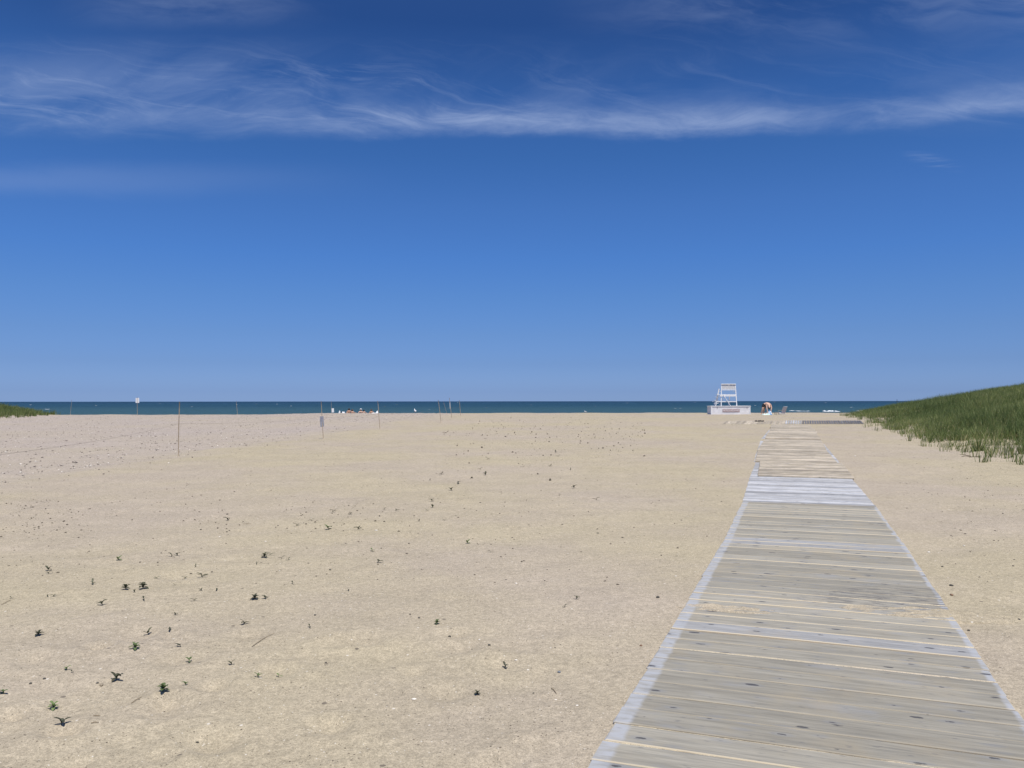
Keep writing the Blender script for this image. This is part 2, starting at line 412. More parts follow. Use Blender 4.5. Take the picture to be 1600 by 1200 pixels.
# ------------------------------------------------------------------ ground sheet
def build_ground():
    rings = [0.5]
    while rings[-1] < 130: rings.append(rings[-1]*1.0072)
    rings += list(np.geomspace(140, 45000, 30))
    rings = np.array(rings)
    ang = np.concatenate([np.linspace(-46, 46, 900, endpoint=False), np.linspace(46, 314, 110, endpoint=False)])
    ang = np.radians(ang)
    rr, aa = np.meshgrid(rings, ang, indexing='ij')
    x = rr*np.sin(aa); y = rr*np.cos(aa)
    z = ground(x.ravel(), y.ravel()).reshape(x.shape)
    far = rr > 260
    z = np.where(far & (y > 0), np.minimum(z, -8.0), z)
    n, k = x.shape
    idx = np.arange(n*k).reshape(n, k); nx = np.roll(idx, -1, axis=1)
    quads = np.stack([idx[:-1], idx[1:], nx[1:], nx[:-1]], axis=-1).reshape(-1, 4)[:, ::-1]
    V = np.stack([x, y, z], -1).reshape(-1, 3)
    V = np.vstack([V, [[0, 0, gz(0, 0.01)]]])
    c = len(V)-1
    tris = np.stack([np.full(k, c), idx[0], nx[0]], -1)[:, ::-1]
    xs, ys = V[:, 0], V[:, 1]
    wob = .8*vnoise(xs/1.7, ys/1.7)+.5*vnoise(xs/.5, ys/.5)
    zone = sstep(1.6, -3.0, xs-line_x(ys)+wob*2.2)*sstep(9.5, 16, ys+wob*2)*sstep(74, 71, ys)
    zone = np.clip(zone*(.75+.6*vnoise(xs/3.3+4, ys/3.3)), 0, 1)
    me = np_mesh('sand', V, [quads, tris], [M_SAND], True, {'zone': zone})
    tag(obj('sand', me), 'pale tan beach sand stretching down to the sea', 'sand', kind='structure')
build_ground()

# ------------------------------------------------------------------ sea
WATER = -0.6
def build_sea():
    m, nt, b = new_mat('sea_water', .35, .35); c = objc(nt); x, y, z = sep(nt, c)
    deep = (.006, .026, .042); mid_ = (.012, .044, .054); near = (.034, .078, .074)
    yy = y+(noise(nt, mapped(nt, c, (.002, .010, 1)), 1, 4)-0.5)*120.0
    colr = mix(nt, yy.ss(150, 420), near, mid_)
    colr = mix(nt, yy.ss(300, 1500), colr, deep)
    ptch = noise(nt, mapped(nt, c, (.004, .022, 1)), 1.0, 5, .6)
    colr = mix(nt, ptch.ss(.45, .7)*0.5, colr, (.018, .062, .072))
    rip = noise(nt, mapped(nt, c, (.06, .30, 1)), 1.0, 4, .6)
    colr = mix(nt, rip.ss(.5, .75)*0.35, colr, (.030, .085, .10))
    nt.links.new(colr, b.inputs['Base Color'])
    b.inputs['IOR'].default_value = 1.33; b.inputs['Specular IOR Level'].default_value = .25
    h = noise(nt, mapped(nt, c, (.35, .9, 1)), 1.0, 5, .6)*1.2+noise(nt, mapped(nt, c, (.05, .16, 1)), 1.0, 3)*4.0
    nt.links.new(bump(nt, h, .9, .6), b.inputs['Normal'])
    ys = np.concatenate([np.linspace(70, 400, 40), np.geomspace(420, 60000, 40)])
    xs = np.concatenate([-np.geomspace(60000, 300, 20), np.linspace(-280, 280, 20), np.geomspace(300, 60000, 20)])
    xx, yy_ = np.meshgrid(xs, ys)
    V = np.stack([xx.ravel(), yy_.ravel(), np.full(xx.size, WATER)], -1)
    n, k = xx.shape; idx = np.arange(n*k).reshape(n, k)
    q = np.stack([idx[:-1, :-1], idx[:-1, 1:], idx[1:, 1:], idx[1:, :-1]], -1).reshape(-1, 4)
    tag(obj('sea', np_mesh('sea', V, [q], [m])), 'blue green sea reaching to the horizon', 'sea', kind='structure')
    # foam
    fm = simple('foam', (.80, .83, .85), .8, .1, .5)
    rs = np.random.RandomState(5)
    V, T = [], []
    def blob(cx, cy, L, Wd, H):
        n0 = len(V); k = 14
        V.append((cx, cy, WATER+H))
        for i in range(k):
            a = 2*math.pi*i/k; r = .6+.6*rs.rand()
            V.append((cx+math.cos(a)*L/2*r, cy+math.sin(a)*Wd/2*r, WATER+.02))
        for i in range(k): T.append((n0, n0+1+i, n0+1+(i+1) % k))
    def foam_line(px0, px1, py, H, n):
        for i in range(n):
            t = (i+rs.rand())/n; p = at_depth(px0+(px1-px0)*t, py+rs.uniform(-.3, .3), 10)
            d = (EYE-WATER)*F/(py+rs.uniform(-.35, .35)-HOR)
            x_ = ((px0+(px1-px0)*t)-800)/F*d
            blob(x_, d, (px1-px0)/F*d/n*rs.uniform(.8, 2.2), rs.uniform(1, 2.5), H*rs.uniform(.4, 1))
    foam_line(1236, 1263, 642.6, .14, 5); foam_line(1284, 1312, 643.3, .26, 7); foam_line(1340, 1348, 643.2, .35, 3)
    me = np_mesh('breaking_wave', np.array(V), [np.array(T)], [fm], True)
    tag(obj('breaking_wave', me), 'thin white line of small waves breaking close to the sand', 'wave', kind='structure')
    V, T = [], []
    for (px, py) in [(73, 638.8), (76, 639), (48, 632), (370, 631.5), (401, 631), (433, 631.3), (620, 632), (601, 635), (671, 639.5), (715, 629), (1055, 638.5), (1063, 638.2), (1210, 629), (1180, 634), (1086, 628.8), (1290, 630), (830, 633), (930, 635), (300, 635), (150, 633), (980, 630), (760, 637), (1330, 637), (250, 630), (455, 634)]:
        d = (EYE-WATER)*F/(py-HOR)
        blob((px-800)/F*d, d, (1.6 if px > 80 or px < 60 else 3)*d/F, 3, .28*d/F)
    me = np_mesh('whitecaps', np.array(V), [np.array(T)], [fm], True)
    tag(obj('whitecaps', me), 'scattered tiny white wave crests far out on the sea', 'whitecaps', kind='stuff')
build_sea()

# ------------------------------------------------------------------ boardwalk sections
PT = .034
def plank_mesh(kind, length, width, seed):
    rnd_ = random.Random(seed)
    bm = bmesh.new(); box(bm, (-length/2, -width/2, -PT), (length/2, width/2, 0), .0050)
    es = [e for e in bm.edges if abs(e.verts[0].co.x-e.verts[1].co.x) > length*.5]
    bmesh.ops.subdivide_edges(bm, edges=es, cuts=9)
    ph, am, bw = rnd_.uniform(0, 6), rnd_.uniform(0, .004), rnd_.uniform(-.003, .003)
    for v_ in bm.verts:
        v_.co.z += am*math.sin(v_.co.x*2.2+ph)*.6; v_.co.y += bw*math.sin(v_.co.x*1.7+ph)
        if abs(v_.co.x) > length/2-.01: v_.co.x += rnd_.uniform(-.004, .004)
    me = bpy.data.meshes.new('plank'); bm.to_mesh(me); bm.free(); me.materials.append(M_PL[kind]); return me
PLM = {}
def planks(kind, length, width):
    k = (kind, round(length, 2), round(width, 3))
    if k not in PLM: PLM[k] = [plank_mesh(kind, length, width, 11*i+3) for i in range(5)]
    return PLM[k]
def section(p0, p1, width, kind, label, lift=.013, pitch=.216, shift=0.0, kinds=None, fill=True, group='wooden sections of the boardwalk', gap=.014, cross=False):
    """p0, p1: left edge start and end on the ground (x, y)"""
    p0 = Vector(p0); p1 = Vector(p1); ax = (p1-p0); L = ax.length; ax.normalize(); rt = Vector((ax.y, -ax.x))
    mid0 = p0+rt*width/2; mid1 = p1+rt*width/2
    z0 = float(base_z(mid0.x, mid0.y)); z1 = float(base_z(mid1.x, mid1.y))
    rz = math.atan2(rt.y, rt.x)
    o = empty('boardwalk_section', (mid0.x, mid0.y, z0+lift), rz)
    tag(o, label, 'boardwalk', group)
    n = max(1, int(round(L/pitch))); pt = L/n
    V, T = [], []
    for i in range(n):
        t = (i+.5)/n; zz = (z1-z0)*t
        # follow the ground more closely than the straight chord
        m = mid0.lerp(mid1, t); zz = float(base_z(m.x, m.y))-z0
        kk = kinds(i, n) if kinds else kind
        me = random.choice(planks(kk, width, pt-gap))
        p = obj('plank', me, o, (random.uniform(-.006, .006)+shift, (i+.5)*pt, zz+random.uniform(-.002, .002)), (math.atan2(z1-z0, L), random.uniform(-.0012, .0012), random.uniform(-.0025, .0025)))
        if fill and i < n-1:
            yb = (i+1)*pt; dz = -random.choice([.003, .005, .006, .008, .011, .018]); n0 = len(V); K = 30
            for j in range(K+1):
                xx = -width/2+.004+(width-.008)*j/K; ww = gap/2+.001
                a = dz+random.uniform(-.002, .001)
                V += [(xx, yb-ww+random.uniform(.0005, .0045), zz+a-.001), (xx, yb+ww, zz+a+.001)]
            for j in range(K): q = n0+2*j; T.append((q, q+2, q+3, q+1))
    if fill:
        bmesh_f = np_mesh('sand_filling', np.array(V), [np.array(T)], [M_SANDFILL])
        obj('sand_filling', bmesh_f, o)
    # two runners under the planks
    bm = bmesh.new()
    for xx in (-width*.36, width*.36):
        bar(bm, (xx, .02, -.06), (xx, L-.02, z1-z0-.06), .07, .045)
    bm_obj('runner', bm, M_PL[kind], o)
    return o
def GP(px, py):
    p = on_ground(px, py); return (p.x, p.y)
p_ = [GP(918, 1200), GP(1047, 985), GP(1128, 850), GP(1160, 785), GP(1171, 746), GP(1180.5, 723)]
d0 = Vector(p_[1])-Vector(p_[0]); d0.normalize(); start = Vector(p_[1])-d0*3.67
W1 = 1.90
def k0(i, n): return 'blue' if i == n-1 and False else 'grey'
section(start, p_[1], W1, 'grey', 'nearest boardwalk section, knotted grey boards with pale sandy gaps at the photo bottom', kinds=lambda i, n: 'grey')
section(Vector(p_[1])+d0*.012, p_[2], W1, 'grey', 'second boardwalk section, grey boards with a sand drift over its right edge', kinds=lambda i, n: 'band' if i == 0 else 'grey')
section(Vector(p_[2])+Vector((.004, .012)), p_[3], W1, 'grey', 'third boardwalk section, finely lined grey tan boards just before the bluish white one', kinds=lambda i, n: 'band' if i < 2 else 'grey')
section(Vector(p_[3])+Vector((.004, .012)), p_[4], W1, 'blue', 'fully exposed bluish white weathered boardwalk section halfway along the path', fill=False, pitch=.155, gap=.010)
section(Vector(p_[4])+Vector((.004, .012)), p_[5], W1, 'blue', 'bluish boardwalk section whose left edge peeks out from under the first tan one', fill=False, lift=.014)
pe = GP(1196, 686)
section((p_[5][0]-.02, p_[5][1]+.1), GP(1188, 689.5), W1, 'blue', 'bluish boardwalk section whose right edge peeks out from under the tan ones', fill=False, lift=.014)
section((GP(1190, 686)[0], GP(1190, 686)[1]+.05), GP(1203, 671), W1-.1, 'blue', 'bluish boardwalk section buried under the farthest tan ones near the cross walkway', fill=False, lift=.010)
W2 = 1.78
LT = .044
t1a, t1b = GP(1184, 745.5), GP(1187.5, 723)
section(t1a, t1b, W2, 'tan', 'nearest tan boardwalk section, laid on top of the bluish white one', lift=LT, pitch=.15, gap=.009, fill=False)
t2a, t2b = GP(1180.5, 722.6), GP(1183.5, 707)
section(t2a, t2b, W2, 'tan', 'second tan boardwalk section, stepped slightly left of the one before it', lift=LT, pitch=.15, gap=.009, fill=False)
t3a, t3b = GP(1183, 706.4), GP(1195, 688)
section(t3a, t3b, W2, 'tan', 'third tan boardwalk section, ending at a dark straight joint line', lift=LT, pitch=.15, gap=.009, fill=False)
q0, q1 = Vector(GP(1196, 686.6)), Vector(GP(1205.5, 664.3))
far_lab = ['fourth tan boardwalk section, starting right behind the dark straight joint line', 'fifth tan boardwalk section, second to last before the cross walkway', 'farthest tan boardwalk section, touching the cross walkway']
for i in range(3):
    a = q0.lerp(q1, i/3)+Vector((.05*(i % 2), .03)); b_ = q0.lerp(q1, (i+1)/3)+Vector((.05*(i % 2), 0))
    section(a, b_, W2, 'tan', far_lab[i], lift=LT, pitch=.15, gap=.009, fill=False)
# walkway laid across the end: two sections, planks running away from the viewer
cy0 = on_ground(1240, 663.2).y
def cross(px0, px1, kinds, label, lift, pit, wd, yaw=0.0):
    a = at_depth(px0, 663, cy0); b_ = at_depth(px1, 663, cy0)
    W = 2.15; L = b_.x-a.x
    cyc = cy0+W/2
    o = empty('cross_walkway_section', (a.x, cyc, 0), yaw); tag(o, label, 'walkway', 'sections of the cross walkway')
    n = int(round(L/pit)); pt = L/n; SK = R(20)
    z0_ = float(base_z(a.x, cy0))+lift; z1_ = float(base_z(a.x, cy0+W))+lift
    tilt = math.atan2(z1_-z0_, W)
    for i in range(n):
        kk = kinds(i/n)
        me = random.choice(planks(kk, W*1.064, wd))
        q = obj('plank', me, o, ((i+.5)*pt+W/2*math.tan(SK), 0, (z0_+z1_)/2+random.uniform(-.004, .004)))
        q.rotation_euler = Matrix.Rotation(tilt, 4, 'X').to_euler()
        q.rotation_euler = (Matrix.Rotation(tilt, 4, 'X') @ Matrix.Rotation(R(90)-SK+random.uniform(-.01, .01), 4, 'Z')).to_euler()
    bm = bmesh.new()
    for yy in (-W*.5+.03, W*.40): bar(bm, ((yy+W/2)*math.tan(SK), yy, z0_-.033+(yy+W/2)*math.tan(tilt)), (L+(yy+W/2)*math.tan(SK), yy, z0_-.033+(yy+W/2)*math.tan(tilt)), .05, .05)
    bm_obj('runner', bm, M_PL['dark'], o)
cross(1128, 1226, lambda t: 'tan', 'tan sand dusted left half of the walkway crossing the boardwalk end', .010, .16, .125)
cross(1226, 1350, lambda t: 'blue' if t < .2 else 'dark', 'dark blue grey right half of the walkway crossing the boardwalk end', .030, .125, .082)

# sand drifted over the right edge of the second section
def drift(name, cx, cy, rx, ry, ang, hgt, label):
    n = 70; a = np.linspace(-1, 1, n); xx, yy = np.meshgrid(a, a)
    ca, sa = math.cos(ang), math.sin(ang)
    wx = cx+xx*rx*ca-yy*ry*sa; wy = cy+xx*rx*sa+yy*ry*ca
    r = np.sqrt(xx**2+yy**2)
    top = base_z(wx, wy)+.013
    h = hgt*(1-r*1.05)+.016*vnoise(wx/.22, wy/.05)+.012*vnoise(wx/.09+9, wy/.025)+.006*vnoise(wx/.03, wy/.012)
    z = top+np.clip(h, -.02, .02)
    z = np.where(r > .95, top-.05, z)
    V = np.stack([wx, wy, z], -1).reshape(-1, 3)
    idx = np.arange(n*n).reshape(n, n)
    q = np.stack([idx[:-1, :-1], idx[:-1, 1:], idx[1:, 1:], idx[1:, :-1]], -1).reshape(-1, 4)
    tag(obj(name, np_mesh(name, V, [q], [M_SAND], True, {'zone': np.zeros(n*n)})), label, 'sand drift', kind='stuff')
g1 = on_ground(1475, 960)
drift('sand_drift', g1.x-.10, g1.y-.05, .70, .17, R(-18), .004, 'thin sand blown over the right ends of the grey boards')
g1 = on_ground(1120, 955)
drift('sand_drift', g1.x+.1, g1.y, .42, .11, R(-18), .001, 'faint dusting of sand on the left part of the grey boards')

# ------------------------------------------------------------------ stakes, signs and string
def stake(px_top, py_top, px_b, py_b, r=.014, depth=None, label='', sign=None):
    if depth is None: b = on_ground(px_b, py_b, 74)
    else:
        b = at_depth(px_b, py_b, depth); b.z = gz(b.x, b.y)
    t = at_depth(px_top, py_top, b.y)
    o = empty('wooden_stake', b); tag(o, label, 'stake', 'thin stakes marking off the left side of the beach')
    bm = bmesh.new(); d = t-b; n = 7; pts = []
    for i in range(n+1):
        k = i/n; pts.append(d*k+Vector((math.sin(k*5+px_b)*.006, math.cos(k*4+px_b)*.006, 0))-Vector((0, 0, .12 if i == 0 else 0)))
    tube(bm, pts, [.80*r*(1.12-.3*i/n) for i in range(n+1)], 7)
    bm_obj('pole', bm, M_STAKE, o, True)
    if sign:
        fx, fz, w_, h_, rz, mt, front = sign
        c = Vector((d.x*fz+fx, d.y*fz, d.z*fz))
        ss = empty('x'); bpy.data.objects.remove(ss)
        bm = bmesh.new(); box(bm, (-w_/2, -.003, -h_/2), (w_/2, .003, h_/2), .001)
        s_ = bm_obj('notice_board', bm, mt, o, loc=(c.x, c.y+front, c.z), rot=(0, math.atan2(d.x, d.z), rz))
        s_['label'] = 'blank looking notice board fixed to the stake'
    return b, t
S = []
S.append(stake(280, 627, 279, 712.5, .017, label='tallest looking stake, nearest one, standing alone at the left of the beach'))
S.append(stake(501.5, 626.5, 505.5, 685, .016, label='leaning stake with a narrow grey notice board halfway up', sign=(-.01, .46, .16, .38, R(50), M_SIGN_DULL, -.02)))
S.append(stake(590, 626, 594, 671, .016, label='leaning bare stake just right of the sunbathing group'))
S.append(stake(684.5, 624.5, 689.5, 660, .018, label='bare stake leaning left, leftmost of the close trio right of the white gull'))
S.append(stake(702, 621.5, 706, 653.5, .018, label='stake with a narrow white board, middle one of the close trio', sign=(-.01, .62, .07, .36, R(70), M_SIGN, -.03)))
S.append(stake(717.5, 625, 720, 649.5, .018, label='short bare stake, rightmost of the close trio'))
stake(693, 627.5, 699, 648, .014, depth=76, label='very thin leaning stake behind the trio, its foot hidden by the beach crest')
stake(214.5, 619.5, 214.5, 649.5, .021, depth=74.5, label='stake seen against the sea with a white board at horizon height', sign=(0, .80, .34, .46, 0, M_SIGN, .03))
stake(112, 624, 110, 648.5, .016, depth=75, label='faint thin stake in front of the sea, right of the left dune grass')
stake(369, 626, 371, 648.5, .018, depth=75, label='thin bare stake against the sea between the nearest stake and the leaning ones')
stake(517.5, 626.5, 518.5, 646, .016, depth=77, label='thin stake against the sea with a small white board low on it', sign=(.10, .38, .24, .40, R(10), M_SIGN, .03))
b = Vector((-6.3, 7.6, 0)); b.z = gz(b.x, b.y)
o = empty('wooden_stake', b); tag(o, 'stake outside the left edge of the view that holds the string', 'stake', 'thin stakes marking off the left side of the beach')
bm = bmesh.new(); tube(bm, [(0, 0, -.1), (.01, 0, .8), (0, .02, 1.5)], .014, 7); bm_obj('pole', bm, M_STAKE, o, True)
S0 = (b, b+Vector((0, .02, 1.5)))
bm = bmesh.new()
seq = [S0]+S
pts = []
fr = [.62, .60, .565, .55, .55, .55, .55]
for i in range(len(seq)-1):
    A = seq[i][0].lerp(seq[i][1], fr[i]); B = seq[i+1][0].lerp(seq[i+1][1], fr[i+1])
    for k in range(12):
        t = k/12; p = A.lerp(B, t); p.z -= .10*4*t*(1-t)*min(1, (B-A).length/12); pts.append(p)
pts.append(B)
tube(bm, pts, .0020, 5)
tag(bm_obj('string', bm, M_STRING), 'thin dark string stretched between the leaning stakes', 'string')

# ------------------------------------------------------------------ storage box and lifeguard chair
DB = on_ground(1140, 647.6).y
def build_box():
    D = DB; a = at_depth(1111, 647.6, D); b_ = at_depth(1172.5, 647.6, D); m = (a.x+b_.x)/2; L = b_.x-a.x; H = 13.4/F*D
    zb = gz(m, D)
    yaw = 0.0
    o = empty('storage_box', (m, D, zb), yaw); tag(o, 'long low white wooden storage box with a faded sign on its side', 'box')
    bm = bmesh.new(); Wd = 1.15
    # side face shows at the left although the box is right of the axis: the front is skewed
    sk = .30
    box(bm, (-L/2, 0, -.05), (L/2, Wd, H-.05), .008)
    bm_obj('body', bm, M_BOXW, o)
    bm = bmesh.new(); box(bm, (-L/2-.03, -.035, H-.047), (L/2+.03, Wd+.03, H), .008); bm_obj('lid', bm, M_WHITE, o)
    for xx in (-L*.345, L*.415):
        bm = bmesh.new(); box(bm, (xx-.012, -.022, H-.22), (xx+.012, -.003, H-.052), .003); bm_obj('hinge', bm, M_DARKSLOT, o)
    for xx in (-L/2+.04, L/2-.04, ):
        bm = bmesh.new(); box(bm, (xx-.045, -.016, .0), (xx+.045, -.002, H-.06), .004); bm_obj('corner_board', bm, M_WHITE, o)
    x0, x1 = (1128.8-800)/F*D-m, (1155.5-800)/F*D-m
    z0, z1 = H*.30, H*.64
    bm = bmesh.new(); box(bm, (x0, -.022, z0), (x1, -.003, z1), .003)
    sg = bm_obj('sign', bm, M_RED, o)
    cu = bpy.data.curves.new('sign_text', 'FONT'); cu.body = 'NOTICE LIFEGUARD'; cu.size = (z1-z0)*.86; cu.extrude = .002
    cu.align_x = 'CENTER'; cu.align_y = 'CENTER'
    tmp = bpy.data.objects.new('tmp', cu); COL.objects.link(tmp); bpy.context.view_layer.update()
    me = bpy.data.meshes.new_from_object(tmp.evaluated_get(bpy.context.evaluated_depsgraph_get())); bpy.data.objects.remove(tmp)
    wx = max(v_.co.x for v_ in me.vertices)-min(v_.co.x for v_ in me.vertices)
    me.materials.clear(); me.materials.append(M_LETTER)
    t = obj('lettering', me, sg, ((x0+x1)/2, -.0245, (z0+z1)/2), (R(90), 0, 0)); t.scale = ((x1-x0)*.95/wx, 1, 1)
    o.rotation_euler.z = R(0)
    return o, H, zb, Wd
BOX, BH, BZ, BW = build_box()
def build_chair():
    D = DB+.10; s = D/F
    def X(px): return (px-1138)*s
    top = BZ+BH
    o = empty('lifeguard_chair', ((1138-800)*s, D, top)); tag(o, 'tall white wooden lifeguard chair with ladder, standing on the low white box', 'lifeguard chair')
    def Zp(py): return EYE+(HOR-py)/F*D-top
    dep = .78
    def part(name, fn):
        bm = bmesh.new(); fn(bm); return bm_obj(name, bm, M_WHITE, o)
    t = .055
    # legs: rear pair (towards us) and front pair
    XL, XR = X(1127.2), X(1150.0)
    ztop, zseat, zfoot = Zp(600), Zp(616.6), Zp(627.2)
    part('leg', lambda bm: bar(bm, (X(1126.5), -.05, 0), (X(1128.4), .18, ztop), t, t, .004))
    part('leg', lambda bm: bar(bm, (X(1150.8), -.05, 0), (X(1149.9), .18, ztop), t, t, .004))
    part('leg', lambda bm: bar(bm, (X(1121.0), dep+.25, 0), (X(1125.5), dep-.08, zseat), t, t, .004))
    part('leg', lambda bm: bar(bm, (X(1143.6), dep+.25, 0), (X(1144.4), dep-.08, zseat), t, t, .004))
    part('brace', lambda bm: bar(bm, (X(1130.2), -.02, zseat-.03), (X(1140.9), -.07, 0), .10, .03, .003))
    part('brace', lambda bm: bar(bm, (X(1137.5), dep, zseat-.05), (X(1129), dep+.2, 0), .05, .03, .003))
    # seat of boards
    def seat(bm):
        for i in range(6): box(bm, (X(1121)+.02*i, .05+i*.13, zseat-.035), (X(1150.3), .05+i*.13+.11, zseat), .004)
        box(bm, (X(1125), -.030, zseat-.15), (X(1150.2), .047, zseat-.003), .003)
    part('seat', seat)
    def back(bm):
        n = 4; zb0 = Zp(609.3)
        for i in range(n):
            h = (ztop-zb0-.08)/n
            box(bm, (X(1129), .135, zb0+.045+i*h), (X(1149.4), .158, zb0+.045+(i+1)*h-.006), .003)
    q = part('backrest', back); q.data.materials.clear(); q.data.materials.append(simple('grey_back_boards', (.62, .61, .60), .7, .12, 8))  # backrest boards get a greyer tone than the white frame
    part('back_rail', lambda bm: box(bm, (X(1127.8), .09, ztop-.05), (X(1150.6), .128, ztop+.01), .004))
    part('back_rail', lambda bm: box(bm, (X(1128.6), .085, Zp(609.6)-.02), (X(1149.6), .125, Zp(609.6)+.035), .004))
    part('back_post', lambda bm: bar(bm, (X(1138.8), .11, Zp(609)), (X(1139.6), .118, ztop-.055), .05, .02, .002))
    def foot(bm):
        for i in range(3): box(bm, (X(1118.0), dep-.1+i*.14, zfoot-.03), (X(1150.9), dep-.1+i*.14+.12, zfoot), .003)
        box(bm, (X(1118.2), -.03, zfoot-.065), (X(1151), .01, zfoot), .004)
        box(bm, (X(1150.1), .012, zfoot-.06), (X(1150.9), dep+.1, zfoot-.033), .003)
    part('footrest', foot)
    part('armrest', lambda bm: box(bm, (XL-.03, .10, Zp(612.2)), (XL+.05, dep-.05, Zp(612.2)+.03), .004))
    part('armrest', lambda bm: box(bm, (XR-.05, .10, Zp(612.2)), (XR+.03, dep-.05, Zp(612.2)+.03), .004))
    def ladder(bm):
        bar(bm, (X(1119.4), .25, 0), (X(1124.6), .30, Zp(607.6)), .045, .035, .003)
        bar(bm, (X(1122.6), .62, 0), (X(1127.0), .58, Zp(607.6)), .045, .035, .003)
        for py, xa in ((620.4, 1121.3), (625.6, 1119.6), (630.3, 1119.8)):
            box(bm, (X(xa-1.6), .22, Zp(py)-.018), (X(xa+5.0), .66, Zp(py)+.018), .003)
    part('ladder', ladder)
build_chair()

# ------------------------------------------------------------------ people
def simplec(name, col, rough=.6): return simple(name, col, rough, .06, 10)
M_SKIN = simplec('skin_light', (.62, .40, .30)); M_SKIN2 = simplec('skin_tan', (.42, .24, .16))
M_HAIR = simplec('hair_dark', (.025, .018, .014), .5); M_HAIRB = simplec('hair_brown', (.07, .04, .02), .5)
M_BLACK = simplec('fabric_black', (.02, .02, .025), .8)
M_EYE = simplec('eye', (.03, .02, .02), .3)
def skin_body(name, joints, edges, mt, parent, sub=2):
    """joints: list of (pos, radius)"""
    me = bpy.data.meshes.new(name); me.from_pydata([j[0] for j in joints], edges, [])
    o = bpy.data.objects.new(name, me); COL.objects.link(o)
    md = o.modifiers.new('s', 'SKIN'); md.use_smooth_shade = True
    o.modifiers.new('b', 'SUBSURF').levels = sub; o.modifiers['b'].render_levels = sub
    sv = me.skin_vertices[0].data
    for i, j in enumerate(joints):
        r = j[1]; sv[i].radius = (r, r) if not isinstance(r, tuple) else r
        sv[i].use_root = (i == 0)
    bpy.context.view_layer.update()
    ev = o.evaluated_get(bpy.context.evaluated_depsgraph_get())
    m2 = bpy.data.meshes.new_from_object(ev); bpy.data.objects.remove(o)
    m2.materials.clear(); m2.materials.append(mt)
    m2.polygons.foreach_set('use_smooth', [True]*len(m2.polygons))
    return obj(name, m2, parent)
def blob_obj(name, c, r, mt, parent, seg=12):
    bm = bmesh.new(); bmesh.ops.create_uvsphere(bm, u_segments=seg, v_segments=seg//2+2, radius=1, matrix=Matrix.Translation(c) @ Matrix.Diagonal((*r, 1)))
    return bm_obj(name, bm, mt, parent, True)
def fingers(J, E, wrist, hand_i, dirv, side):
    """five separate finger chains rooted in the palm vertex"""
    d = Vector(dirv).normalized(); s_ = Vector(side).normalized(); base = Vector(J[hand_i][0])
    for k, (off, ln) in enumerate(((-.03, .070), (-.01, .080), (.01, .076), (.03, .060))):
        a = base+s_*off+d*.035; b_ = a+d*ln*.55+Vector((0, 0, -.004)); c = b_+d*ln*.45+d.cross(s_)*.018
        i = len(J); J += [(tuple(a), .010), (tuple(b_), .0085), (tuple(c), .007)]; E += [(hand_i, i), (i, i+1), (i+1, i+2)]
    a = base+s_*.038-d*.01; b_ = a+(s_+d).normalized()*.035; c = b_+d*.03
    i = len(J); J += [(tuple(a), .011), (tuple(b_), .010), (tuple(c), .008)]; E += [(hand_i, i), (i, i+1), (i+1, i+2)]

def bending_person():
    b0 = on_ground(1193.5, 648.6, 66); o = empty('person', b0)
    tag(o, 'pale bare backed person in black shorts bending over towels beside the box', 'person')
    J = [((.03, .06, .70), .125),                                   # 0 pelvis (root)
         ((.12, .00, .775), .125), ((.22, -.12, .785), .130), ((.30, -.20, .745), .125),  # 1-3 spine
         ((.29, -.29, .67), .055), ((.285, -.34, .60), .078), ((.28, -.37, .52), .082), ((.275, -.38, .46), .055),  # 4 neck, 5-7 head
         ((-.03, -.02, .66), .100), ((-.10, -.06, .40), .068), ((-.145, .02, .22), .052), ((-.17, .04, .07), .036), ((-.18, -.06, .03), .034), ((-.185, -.14, .022), .022),  # 8-13 leg
         ((.07, .15, .66), .100), ((.06, .10, .40), .068), ((.05, .20, .22), .052), ((.045, .23, .07), .036), ((.06, .13, .03), .034), ((.07, .05, .022), .022),   # 14-19 leg
         ((.15, -.22, .73), .058), ((.11, -.30, .53), .042), ((.12, -.38, .34), .032), ((.125, -.395, .27), (.040, .018)),   # 20-23 arm
         ((.47, -.08, .71), .058), ((.50, -.17, .50), .042), ((.44, -.24, .33), .032), ((.43, -.26, .26), (.040, .018))]    # 24-27 arm
    E = [(0, 1), (1, 2), (2, 3), (3, 4), (4, 5), (5, 6), (6, 7), (0, 8), (8, 9), (9, 10), (10, 11), (11, 12), (12, 13),
         (0, 14), (14, 15), (15, 16), (16, 17), (17, 18), (18, 19), (3, 20), (20, 21), (21, 22), (22, 23), (3, 24), (24, 25), (25, 26), (26, 27)]
    i = len(J); J += [((.275, -.47, .545), .012)]; E += [(6, i)]     # nose
    fingers(J, E, 22, 23, (0.05, -.1, -1), (1, 0, 0)); fingers(J, E, 26, 27, (-.1, -.1, -1), (-1, 0, 0))
    skin_body('body', J, E, M_SKIN, o)
    JS = [((.03, .06, .70), .150), ((.11, .01, .765), .142), ((-.03, -.02, .65), .118), ((-.085, -.05, .46), .092), ((.07, .15, .65), .118), ((.063, .11, .46), .092)]
    skin_body('shorts', JS, [(0, 1), (0, 2), (2, 3), (0, 4), (4, 5)], M_BLACK, o)
    blob_obj('hair', (.282, -.345, .52), (.095, .088, .115), M_HAIR, o)
    for xx in (.247, .313): blob_obj('eye', (xx, -.452, .565), (.012, .008, .008), M_EYE, o, 8)
    for xx in (.188, .374): blob_obj('ear', (xx, -.37, .55), (.012, .020, .030), M_SKIN, o, 8)
bending_person()

